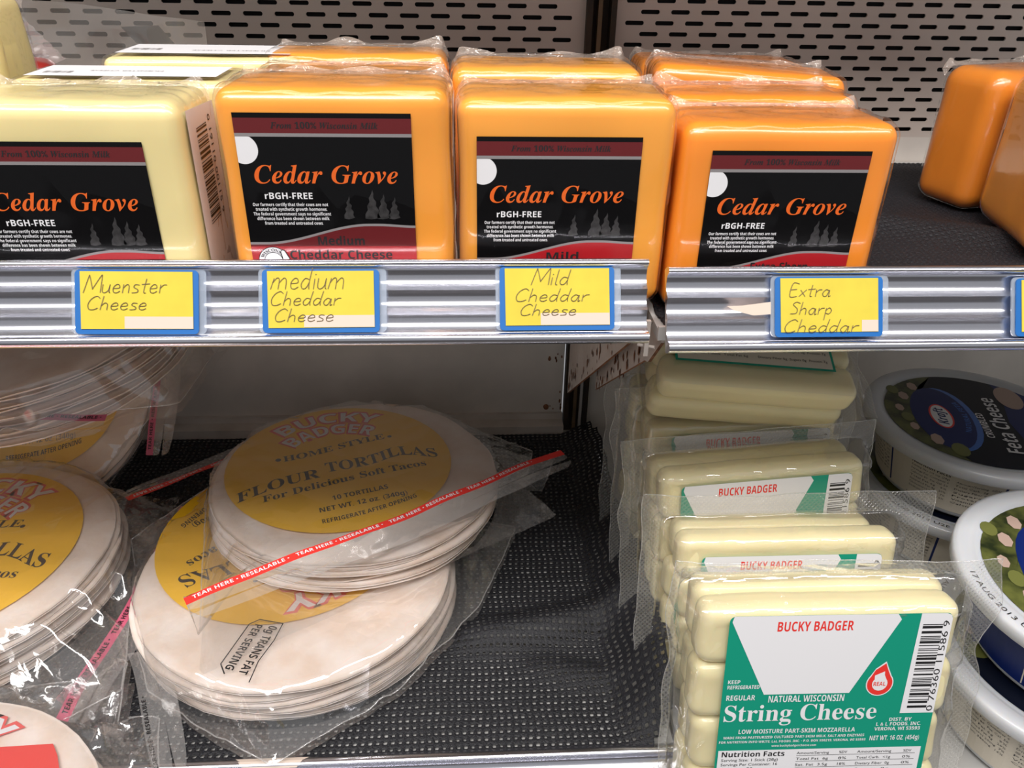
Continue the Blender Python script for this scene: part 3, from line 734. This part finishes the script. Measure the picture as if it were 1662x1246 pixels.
def tortilla_pack(label, loc, rot=(0, 0, 0), n=10, Rd=.0985, labc=(0, 0), labrot=0, Rl=79, poly=None, zipc=None, zipz=.03, seed=0,
                  edgez=.006, trans=None, red=False, droop=0, zipmat=None, amp=1.0, zipw=4.6):
    t = thing('tortilla_pack', label, 'tortilla pack', 'bagged tortillas', loc, rot)
    rr = random.Random(seed); T = .0030
    for i in range(n):
        o = tortilla_mesh(Rd, seed*10+i).build('tortilla', M_tort, t, smooth=True)
        o.location = (rr.uniform(-.0035, .0035), rr.uniform(-.0035, .0035), i*T+.001); o.rotation_euler = (0, 0, rr.uniform(0, 6.28))
    top = n*T+.0022
    ca, sa = math.cos(R(labrot)), math.sin(R(labrot))
    def fn(u, v, lift): return (labc[0]+(u*ca-v*sa)/1000, labc[1]+(u*sa+v*ca)/1000, top+lift)
    P = Print(fn); tortilla_label(P, Rl, red); P.build('paper_label', t)
    # the bag: polar grid from the stack centre to the polygonal bag outline; one side of it is the zip
    PG = sorted((R(d) % (2*math.pi), r) for d, r in poly); PP = [Vector((r*math.cos(d), r*math.sin(d))) for d, r in PG]
    A, B = Vector(zipc[0]), Vector(zipc[1]); zd = (B-A).normalized(); zn = Vector((zd.y, -zd.x))
    if zn.dot(A) < 0: zn = -zn
    zdist = zn.dot(A); zipz_ = zipz
    def outline(a):
        a %= 2*math.pi; d = Vector((math.cos(a), math.sin(a))); n_ = len(PG)
        for i in range(n_):
            a0 = PG[i][0]; a1 = PG[(i+1) % n_][0]; aa = a
            if a1 < a0: a1 += 2*math.pi; aa = a+2*math.pi if a < a0 else a
            if a0 <= aa <= a1:
                p, q = PP[i], PP[(i+1) % n_]; e = q-p; n2 = Vector((e.y, -e.x))
                return n2.dot(p)/n2.dot(d)
        return Rd*1.1
    def seam(a):
        Ro = outline(a); q = smooth_step(.022, .003, zdist-zn.dot(Vector((math.cos(a), math.sin(a))))*Ro)
        return edgez+(zipz_-edgez)*q+.004*noise.noise(Vector((math.cos(a)*3, math.sin(a)*3, seed)))*(1-q)-droop*(1-q)
    def bag_pt(u, v, side=0):
        r = math.hypot(u, v); a = math.atan2(v, u); Ro = outline(a); Ri = min(Rd*1.005, Ro*.95)
        if r < Ri:
            q = r/Ri; w_ = q**3*.0034; z = top+.0011+w_*ridge((u*22, v*22, seed))*.7+.0009*max(0, ridge((u*38+seed, v*38, 4))-.5)
            if side: z = -.0004
        else:
            s_ = min(1, (r-Ri)/(Ro-Ri)); hs = seam(a)
            zt = top+.0015
            if side: zt = 0
            z = hs+(zt-hs)*(1-s_)**(1.25 if not side else 2)
            if zipz and not side and hs > top: z = zt+(hs-zt)*s_**1.6
            ko = min(1, (Ro-Ri)/.03); fold = ko*((ridge((math.cos(a)*5.0, math.sin(a)*5.0, seed+s_*.8))-.45)*.009+(ridge((math.cos(a)*13, math.sin(a)*13, seed+s_*1.8))-.5)*.0038)
            zz = math.sin(math.pi*min(1, s_*1.02))**.7; z += fold*zz*(1 if not side else -.5)*amp
            if side: z = min(z, zt-.0005) if droop == 0 else z
        return z
    def to_local(u, v, z): return (u, v, z)
    mb = MB(); na = 260; inner = [.0, .25, .5, .7, .85, .95]; outer = [i/22 for i in range(0, 23)]
    for side in (0, 1):
        rows = []
        for q in (inner if side == 0 else [])+[('o', s_) for s_ in outer]:
            row = []
            for i in range(na):
                a = 2*math.pi*i/na; Ro = outline(a)*(1+.012*noise.noise(Vector((math.cos(a)*9, math.sin(a)*9, seed+1)))); Ri = min(Rd*1.005, Ro*.95)
                r = Ri*q if not isinstance(q, tuple) else Ri+(Ro-Ri)*q[1]
                u, v = r*math.cos(a), r*math.sin(a)
                row.append(to_local(u, v, bag_pt(u, v, side)))
            rows.append(row)
        o = len(mb.v)
        for row in rows: mb.v += row
        for k in range(len(rows)-1):
            for i in range(na):
                a = o+k*na+i; b_ = o+k*na+(i+1) % na; mb.f.append((a, b_, b_+na, a+na)); mb.m.append(0)
    mb.build('bag', F_bag, t, smooth=True)
    sm = MB(); n2 = 200; pts = []
    for i in range(n2+1):
        a = 2*math.pi*i/n2; Ro = outline(a)*(1+.012*noise.noise(Vector((math.cos(a)*9, math.sin(a)*9, seed+1)))); u, v = Ro*math.cos(a), Ro*math.sin(a)
        pts.append((u, v, bag_pt(u, v)))
    tubemb(sm, pts, .00045, 5); sm.build('bag_seam', F_lip, t, smooth=True)
    # zip: red tear strip along the -v side with the clear lip outside it
    zl = (B-A).length; xs = [zl*i/60 for i in range(61)]
    def zp(u, d):  # u metres along the zip from A, d metres outwards from the seam
        p = A+zd*u+zn*(d-.001+.0012*math.sin(u*40+seed)+.0015*noise.noise(Vector((u*20, seed, 1))))
        return (p.x, p.y, zipz_+.0016-d*.25+.0012*noise.noise(Vector((u*30, d*60, 2+seed))))
    z_ = MB(); zw = zipw/1000
    for i in range(60):
        z_.add([zp(xs[i], 0), zp(xs[i+1], 0), zp(xs[i+1], zw), zp(xs[i], zw)], [(0, 3, 2, 1)])
    zs = z_.build('zip_strip', zipmat or M_redp, t, smooth=True)
    P = Print(lambda u, v, lift: tuple(Vector(zp(u/1000, zw-v/1000))+Vector((0, 0, .0002+lift))))
    u = 4
    while u < zl*1000-50:
        P.text('TEAR HERE \u2022 RESEALABLE \u2022', u, u+52, zipw*.32, zipw*.42, M_white if not zipmat else M_inkb, 'b'); u += 56
    P.build('lettering', zs)
    l_ = MB()
    for i in range(60):
        q0 = .5+.5*math.sin(math.pi*i/60)**.3; q1 = .5+.5*math.sin(math.pi*(i+1)/60)**.3
        for (d0, d1) in ((zw, zw+.006), (zw+.006, zw+.014)):
            l_.add([zp(xs[i], d0), zp(xs[i+1], d0), zp(xs[i+1], zw+(d1-zw)*q1), zp(xs[i], zw+(d1-zw)*q0)], [(0, 3, 2, 1)])
    l_.build('bag_lip', F_lip, t, smooth=True)
    if trans:  # the boxed nutrition slogan printed on the film
        (tu, tv, tr) = trans; c_, s__ = math.cos(R(tr)), math.sin(R(tr))
        def tf(u, v, lift):
            x = tu+(u*c_-v*s__)/1000; y = tv+(u*s__+v*c_)/1000
            return (x, y, bag_pt(x, y)+.0006+lift)
        P = Print(tf)
        P.text('0g TRANS FAT', -18, 18, 1, 5, M_inkb, 'b'); P.text('PER SERVING', -17, 17, -7.5, 4.6, M_inkb, 'b')
        P.line([(-21, 8), (-21, -7), (-16, -11), (15, -11), (20, -6)], .7, M_inkb); P.line([(-21, 8), (-8, 9), (8, 8), (22, 10)], .6, M_inkb)
        P.build('slogan', t)
    return t
tortilla_pack('lower flour tortilla bag lying flat, label upside down, under the other', (-.112, .398, .0050), n=10, seed=2,
    labc=(-.013, .032), labrot=-134, Rl=84, poly=[(-8, .118), (23, .160), (50, .112), (85, .108), (108, .128), (162, .128), (190, .108), (225, .106), (256, .112), (273, .126), (312, .106)],
    zipc=((-.124, .055), (-.028, .138)), zipz=.042, zipw=8, trans=(-.012, -.072, -106), amp=1.1)
tortilla_pack('upper flour tortilla bag, yellow label readable, red zip edge across its front', (-.080, .462, .0405), n=7, seed=3, rot=(R(-1.5), R(1), 0),
    labc=(-.0125, .010), labrot=17, Rl=79, poly=[(-112.5, .172), (-8.6, .143), (6, .122), (22, .140), (55, .110), (95, .104), (140, .106), (180, .106), (217, .112)],
    zipc=((-.066, -.159), (.141, -.021)), zipz=.052, amp=.8, droop=.0)
tortilla_pack('tortilla bag at left edge with half of its yellow label in view', (-.332, .405, .0130), n=11, seed=4,
    labc=(-.006, .0), labrot=-3, Rl=84, poly=[(-46, .158), (-34, .166), (-12, .122), (12, .124), (36, .142), (65, .112), (110, .112), (180, .120), (250, .112), (285, .118)],
    zipc=((.112, -.112), (.122, .070)), zipz=.012, zipw=6, zipmat=M_pinkz, trans=(.104, .082, -14), amp=1.3)
tortilla_pack('tortilla bag with red print in the bottom left corner', (-.268, .204, .0050), n=10, seed=5,
    labc=(.000, .02), labrot=2, Rl=74, poly=[(28, .124), (42, .134), (50, .118), (62, .148), (85, .122), (120, .126), (180, .115), (240, .115), (300, .12), (350, .114)],
    zipc=((.112, .052), (.068, .132)), red=True, zipz=.02, amp=2.4, zipmat=F_lip)
tortilla_pack('shaded tortilla bag leaning on the rear wall at back left', (-.335, .5600, .070), n=5, seed=6, Rd=.086,
    labc=(0, .006), labrot=5, Rl=68, poly=[(0, .104), (45, .112), (90, .090), (180, .10), (250, .092), (300, .098)],
    zipc=((.092, -.05), (.092, .05)), zipz=.02, amp=1.3, rot=(R(48), 0, 0), zipmat=M_pinkz)
tortilla_pack('topmost tortilla bag at back left, just under the upper rail', (-.292, .514, .1300), n=12, seed=7,
    labc=(-.01, .03), labrot=10, Rl=70, poly=[(-35, .135), (-5, .125), (20, .150), (50, .116), (90, .106), (180, .115), (235, .115), (290, .106)],
    zipc=((-.095, -.075), (.075, -.092)), zipz=.012, amp=1.5, rot=(R(7), R(-5), 0), zipmat=M_pinkz)

# ------------------------------------------------------------------ string cheese packs
def string_label(parent, t_, H, W, top, full=True):
    """label on the pack's front; origin at the label's top left, mm"""
    u_off = -W*500+12.5; v_top = top*1000
    def fn(u, v, lift): return ((u_off+u)/1000, -t_/2-.0030-lift, (v_top+v)/1000)
    Lw, Lh = 104, min(92, v_top-3)
    mb = MB(); r = 3; pts = []
    for (cx, cy, a0) in ((Lw-r, -r, 0), (r, -r, 90), (r, -Lh+r, 180), (Lw-r, -Lh+r, 270)):
        for i in range(5): a = R(a0+90*i/4); pts.append(fn(cx+r*math.cos(a), cy+r*math.sin(a), 0))
    mb.add(pts, [tuple(range(len(pts)))]); lab = mb.build('label', M_green, parent); P = Print(fn)
    P.poly([(2, -.0), (78, -.0), (80, -3), (61, -43.5), (20, -43.5), (1.2, -3)], M_white, 2)
    P.poly([(89, 0), (101, -.1), (103.2, -1), (104, -3), (104, -56), (87.5, -56)], M_white, 2)
    P.text('BUCKY BADGER', 22.5, 58, -8.4, 5.0, M_redp, 'b', 3)
    barcode(P, 90.5, 100, -53, -5, M_inkb, True, 11, 30)
    P.text('0 76360 11586 9', 0, 51, 0, 3.0, M_inkb, 'n', 3, rot=90, org=(103, -55))
    P.text('KEEP', 2.2, 8, -37, 2.0, M_white, 'b'); P.text('REFRIGERATED', 2.2, 17.5, -40, 2.0, M_white, 'b')
    P.text('REGULAR', 2.2, 16, -46.5, 2.8, M_white, 'b'); P.text('NATURAL WISCONSIN', 22.5, 59, -48, 3.6, M_white, 'b')
    P.text('String Cheese', 2.0, 76, -58.8, 9.4, M_white, 'sb', res=4)
    P.text('LOW MOISTURE PART-SKIM MOZZARELLA', 10, 67, -66.2, 2.4, M_white, 'b')
    P.text('MADE FROM PASTEURIZED CULTURED PART-SKIM MILK, SALT AND ENZYMES', 3, 72, -69.2, 1.4, M_white, 'b', res=1)
    P.text('FOR NUTRITION INFO WRITE: L&L FOODS, INC. \u2022 P.O. BOX 930219, VERONA, WI 53593', 1, 73, -71.8, 1.3, M_white, 'b', res=1)
    P.text('www.buckybadgercheese.com', 27, 49, -74.4, 1.2, M_white, 'b', res=1)
    P.text('DIST. BY', 83, 94, -60.5, 1.9, M_white, 'b'); P.text('L & L FOODS, INC.', 77, 99, -63.2, 1.9, M_white, 'b'); P.text('VERONA, WI 53593', 76.5, 99, -66, 1.9, M_white, 'b')
    P.text('NET WT. 16 OZ. (454g)', 75, 99.5, -71.8, 2.6, M_white, 'b')
    def drop(k, dx=0):
        pts = []
        for a in range(-220, 41, 13): pts.append((75+dx+6.6*k*math.cos(R(a)), -38.5+7.0*k*math.sin(R(a))))
        pts += [(78+dx-1*(1-k)*3, -38.5+9*k), (76.5+dx, -38.5+12.5*k), (72+dx, -38.5+8.5*k)]
        return pts
    P.fan((75, -38), drop(1), M_white, 3); P.fan((75, -38), drop(.92), M_redp, 4); P.fan((74.8, -39), drop(.56), M_white, 5)
    P.text('REAL', 72, 77.8, -39.6, 2.2, M_redp, 'b', 6)
    P.rect(1.2, -Lh+1, 101.5, -76.2, M_white, 2)
    P.text('Nutrition Facts', 3, 34, -80, 2.9, M_inkb, 'b', 4)
    y = -82.8
    for s_, u in (('Serving Size: 1 Stick (28g)', 28), ('Servings Per Container: 16', 28), ('Calories: 80', 16)):
        if y > -Lh+1.5: P.text(s_, 3, 3+u, y, 1.6, M_inkb, 'n', 4)
        y -= 2.7
    for j, (a, b_, c, d) in enumerate((('Amount/Serving', '%DV', 'Amount/Serving', '%DV'), ('Total Fat  6g', '8%', 'Total Carb.  <1g', '0%'), ('Sat. Fat  3.5g', '18%', 'Dietary Fiber  0g', '0%'), ('Trans. Fat  0g', '', 'Sugars  0g', ''))):
        yy = -79.2-3.6*j
        if yy < -Lh+1.5: break
        P.text(a, 40, 56, yy, 1.5, M_inkb, 'n', 4); P.text(c, 70, 87, yy, 1.5, M_inkb, 'n', 4)
        if b_: P.text(b_, 61, 65, yy, 1.5, M_inkb, 'n', 4); P.text(d, 93, 97, yy, 1.5, M_inkb, 'n', 4)
        P.rect(40, yy-.9, 99, yy-.7, M_inkb, 4)
    P.build('lettering', lab); return lab
def string_pack(label, loc, lean, yaw=0, roll=0, W=.127, H=.118, t_=.036, rows=6, top=None, flange=(.017, .016, .016), seed=0, lab=True, backlabel=False, notch=0):
    t = thing('string_cheese_pack', label, 'string cheese', 'string cheese packs', loc)
    t.rotation_mode = 'XYZ'; t.rotation_euler = (Matrix.Rotation(R(yaw), 3, 'Z') @ Matrix.Rotation(R(roll), 3, 'Y') @ Matrix.Rotation(R(-lean), 3, 'X')).to_euler()
    rr = random.Random(seed); sh = H/rows
    for i in range(rows):
        for k in (0, 1):
            L = W*(1-rr.uniform(0, .035))-(notch if (k == 1 and i == rows-1) else 0); dx = rr.uniform(-.0015, .0015)-(notch/2 if (k == 1 and i == rows-1) else 0)
            V, F_ = rbox(L, t_/2+.0006, sh+.0004, min(.0070, sh*.42), 8, 4, .0012, seed+i*3+k)
            mb = MB(); mb.add(V, F_); o = mb.build('cheese_stick', M_string, t, smooth=True); o.location = (dx, (-1 if k == 0 else 1)*t_/4, i*sh)
    # vacuum film, front and back sheets closing in a quilted flange
    ft, fl_, fr_ = flange; mb = MB(); nx, nz = 84, 84
    x0, x1, z0, z1 = -W/2-fl_, W/2+fr_, -.002, H+ft
    def dep(x, z, s_):
        dx = max(0, abs(x)-W/2+.001); dz = max(0, z-H+.001); d = math.hypot(dx, dz); q = 1-smooth_step(0, .0075, d)
        base = (t_/2+.0013)*q
        wr = .0032*max(0, ridge((x*42+seed*1.7, z*42, s_*3))-.45)*smooth_step(.0, .006, max(abs(x)-W/2+.010, z-H+.008))*(.35+.65*q)
        lump = .0012*abs(math.sin(math.pi*z/sh))*smooth_step(W/2-.016, W/2-.006, abs(x))
        wob = .003*noise.noise(Vector((x*18, z*18, seed)))*(1-q)
        return (base+wr-lump*q)*s_+wob
    for s_ in (-1, 1):
        o = len(mb.v)
        for j in range(nz+1):
            for i in range(nx+1):
                x = x0+(x1-x0)*i/nx; z = z0+(z1-z0)*j/nz
                ex = .0016*noise.noise(Vector((z*40, seed, 2)))*(abs(x)/W*2)**4*(1 if x > 0 else -1); ez = .0016*noise.noise(Vector((x*30, seed, 6)))*max(0, (z-H)/ft)
                mb.v.append((x+ex, dep(x, z, s_)+.0003*s_, z+ez))
        for j in range(nz):
            for i in range(nx):
                a = o+j*(nx+1)+i; x = x0+(x1-x0)*(i+.5)/nx; z = z0+(z1-z0)*(j+.5)/nz
                fl = math.hypot(max(0, abs(x)-W/2), max(0, z-H)) > .0068
                if fl and s_ == 1: continue
                mb.f.append((a, a+1, a+nx+2, a+nx+1) if s_ < 0 else (a, a+nx+1, a+nx+2, a+1)); mb.m.append(1 if fl else 0)
    mb.build('vacuum_film', [F_vac, F_quilt], t, smooth=True)
    sm = MB(); ring = [j*(nx+1) for j in range(nz+1)]+[nz*(nx+1)+i for i in range(1, nx+1)]+[j*(nx+1)+nx for j in range(nz-1, -1, -1)]
    tubemb(sm, [mb.v[k] for k in ring], .0003, 4); sm.build('film_edge', F_lip, t, smooth=True)
    if lab: string_label(t, t_, H, W, top or H-.013)
    if backlabel:
        def fn(u, v, lift): return (u/1000, -t_/2-.0030-lift, v/1000)
        mb = MB(); mb.add([fn(-50, 14, 0), fn(46, 14, 0), fn(46, 112, 0), fn(-50, 112, 0)], [(0, 1, 2, 3)]); l_ = mb.build('back_label', M_green, t); P = Print(fn)
        P.poly([(-48.5, 15.5), (44.5, 15.5), (44.5, 110), (-48.5, 110)], M_cream_lab, 1)
        for j in range(15): P.text('Serving Size 1 Stick  Total Fat 6g', -46, -6, 20+j*6, 1.7, M_inkb, 'n'); P.text('Dietary Fiber 0g  Sugars 0g  Protein 7g', 0, 42, 20+j*6, 1.7, M_inkb, 'n')
        P.build('lettering', l_)
    return t
string_pack('front string cheese pack with whole green label, barcode and red seal', (.1695, .2530, .0015), 11, yaw=-1.0, roll=-.3, seed=1, W=.127, H=.1250, top=.1235, rows=4, flange=(.014, .010, .024))
string_pack('second string cheese pack, its clear flange raised behind the front pack', (.1790, .330, .0015), 13, yaw=1, roll=1, seed=2, W=.130, H=.101, top=.092, rows=4, t_=.036, notch=.007, flange=(.019, .017, .025))
string_pack('third string cheese pack, label tilted, shaded under the rail', (.1785, .3735, .0015), 8, yaw=3.5, roll=-2, seed=3, W=.129, H=.122, top=.1165, rows=4, flange=(.017, .018, .010))
string_pack('fourth string cheese pack, a narrow label strip in view below the topmost pack', (.1790, .4185, .0015), 8, yaw=3, roll=-1, seed=4, W=.125, H=.126, top=.120, rows=4, flange=(.020, .020, .018))
string_pack('fifth string cheese pack, upright behind the fourth and mostly covered', (.1750, .465, .0015), 6, seed=5, W=.125, H=.124, top=.108, rows=5)
string_pack('topmost string cheese pack lying flat with green edged back label', (.1690, .400, .150), 66, yaw=-3, roll=4, seed=6, W=.121, H=.118, rows=5, t_=.040, lab=False, backlabel=True)

# ------------------------------------------------------------------ feta tubs
def lathe(mb, prof, n=64, mi=0):
    o = len(mb.v)
    for (r, z) in prof:
        for i in range(n): a = 2*math.pi*i/n; mb.v.append((r*math.cos(a), r*math.sin(a), z))
    for k in range(len(prof)-1):
        for i in range(n): mb.f.append((o+k*n+i, o+k*n+(i+1) % n, o+(k+1)*n+(i+1) % n, o+(k+1)*n+i)); mb.m.append(mi)
def feta_tub(label, loc, rot=0, body='nutrition', Rr=.076, h=.0505, tilt=(0, 0), facerot=0, yo=False, z_rot_body=0):
    t = thing('feta_tub', label, 'tub', 'stacked feta tubs', loc, (R(tilt[0]), R(tilt[1]), 0))
    mb = MB(); lathe(mb, [(0, 0), (.054, 0), (.056, .001), (.0575, .003), (.066, h-.008), (.067, h-.006)]); mb.build('tub', M_tub, t, smooth=True)
    mb = MB(); lathe(mb, [(.067, h-.0085), (Rr-.001, h-.0085), (Rr, h-.0075), (Rr, h-.0025), (Rr-.0008, h-.0006), (Rr-.003, h), (Rr-.0085, h), (Rr-.0105, h-.0010), (Rr-.0125, h-.0016), (0, h-.0016)])
    lid = mb.build('lid', M_tub, t, smooth=True)
    ca, sa = math.cos(R(rot)), math.sin(R(rot)); q = (Rr-.014)/60*1000
    def fn(u, v, lift): u *= q/1000; v *= q/1000; return (u*ca-v*sa, u*sa+v*ca, h-.0013+lift)
    P = Print(fn)
    P.disc(0, 0, 60, 60, M_navyd, 1, n=60)
    # olive-and-feta picture crescent across the top, blue brand disc, lower blue field
    P.fan((0, 45), [(60*math.cos(R(a)), 60*math.sin(R(a))) for a in range(18, 163, 6)]+[(-40, 30), (0, 24), (40, 30)], M_olive, 2)
    P.fan((0, -48), [(60*math.cos(R(a)), 60*math.sin(R(a))) for a in range(200, 341, 6)]+[(40, -26), (0, -20), (-40, -26)], M_navy, 2)
    P.disc(-3, 20, 42, 20, M_bluep, 3); P.disc(-3, 23.5, 41, 19.5, M_navy, 4)
    rr = random.Random(3)
    for (x, y, s_) in ((-34, 34, 7), (-20, 45, 5), (22, 44, 6), (38, 35, 6), (4, 50, 5)): P.disc(x, y, s_, s_*.6, M_feta, 5, n=7)
    for (x, y, s_) in ((-44, 22, 8), (30, 50, 6), (-8, 47, 6)): P.disc(x, y, s_, s_*.7, mat('olive_green_print', (.15, .16, .04), .35), 5, n=12)
    P.disc(-2, 24, 16, 7.6, M_redp, 6); P.disc(-2, 24, 14.6, 6.4, M_white, 7); P.text('Kraft', -13, 9, 21.2, 6.2, M_navy, 'bi', 8)
    P.text('NATURAL FETA', -20, 20, 9.5, 3.4, M_bluep, 'b', 6, warp=lambda a, b_: (a, b_-1.2*(1-(a/20)**2)*3))
    P.text('CRUMBLED', -24, 8, -4.5, 4.6, M_white, 'b', 6); P.text('Feta Cheese', -40, 32, -18, 10, M_white, 'b', 6)
    P.disc(36, -30, 16, 9, M_feta, 5)
    P.build('printed_top', lid)
    # date code along the rim
    P = Print(lambda u, v, lift: ((Rr-.0036-v/1000)*math.cos(u/1000/Rr+R(facerot)), (Rr-.0036-v/1000)*math.sin(u/1000/Rr+R(facerot)), h+.0002+lift))
    P.text('17 AUG 2013 U2E', 0, 50, 0, 2.6, M_inkb, 'n', 2); P.build('date_code', lid)
    # printed side band, wrapped round the tub
    def rad(z): return .0575+(.066-.0575)*(z-.003)/(h-.011)
    def sf(u, v, lift):
        z = v/1000; r = rad(z)+.0003+lift; a = R(z_rot_body)+u/1000/.062; return (r*math.cos(a), r*math.sin(a), z)
    P = Print(sf); m1 = M_cream_lab if body == 'nutrition' else M_navy
    z0, z1 = 5, h*1000-10
    N = 72; C_ = 2*math.pi*62
    for i in range(N): P.rect(C_*i/N, z0, C_*(i+1)/N, z1, m1, 0)
    if body == 'nutrition':
        for s0 in (-75, 0, 75, 150):
            P.rect(s0, z1-2.5, s0+58, z1-1.5, M_navy, 2); P.rect(s0, z0+1.5, s0+58, z0+2.4, M_navy, 2); P.rect(s0+58, z0+1.5, s0+59.5, z1-1.5, M_navy, 2)
            P.text('Nutrition Facts', s0+1, s0+26, z1-6, 2.6, M_inkb, 'b', 2)
            for j in range(7):
                yy = z1-9-3.1*j
                if yy < z0+3: break
                P.text(('Serving Size 1/4 cup (28g)', 'Servings Per Container 6', 'Calories 80  Fat Cal. 50', 'Total Fat 6g   9%', 'Saturated Fat 4g   20%', 'Cholesterol 20mg  7%', 'Sodium 380mg  16%')[j], s0+1, s0+26, yy, 1.6, M_inkb, 'n', 2, res=1)
                P.text(('Amount/Serving  %DV', 'Total Carb. 1g   0%', 'Dietary Fiber 0g  0%', 'Sugars 0g', 'Protein 5g', 'Vitamin A 4%', 'Calcium 8%')[j], s0+30, s0+56, yy, 1.6, M_inkb, 'n', 2, res=1)
    else:
        P.disc(-40, 10, 1, 1, M_navy, 1)
        for s0 in (1, 120):
            P.rect(s0, z0+1, s0+34, z0+16, M_cream_lab, 2); P.text('your', s0+2, s0+20, z0+5, 6, mat('purple_print', (.10, .04, .30), .4), 'si', 3)
    P.build('side_print', t)
    return t
feta_tub('upper feta tub at back right, shaded lid with dark blue picture', (.362, .462, .0510), rot=-105+180, z_rot_body=205, facerot=262)
feta_tub('feta tub at back right, underneath the shaded upper one', (.3625, .464, .0002), rot=40, z_rot_body=180, facerot=200)
feta_tub('front feta tub at right edge, white rim with date code', (.336, .293, .0590), rot=-105+180, body='navy', facerot=172, z_rot_body=205, tilt=(1, -2))
feta_tub('feta tub at lower right corner, underneath the front one', (.332, .290, .0004), rot=20, z_rot_body=190, facerot=120, h=.056)
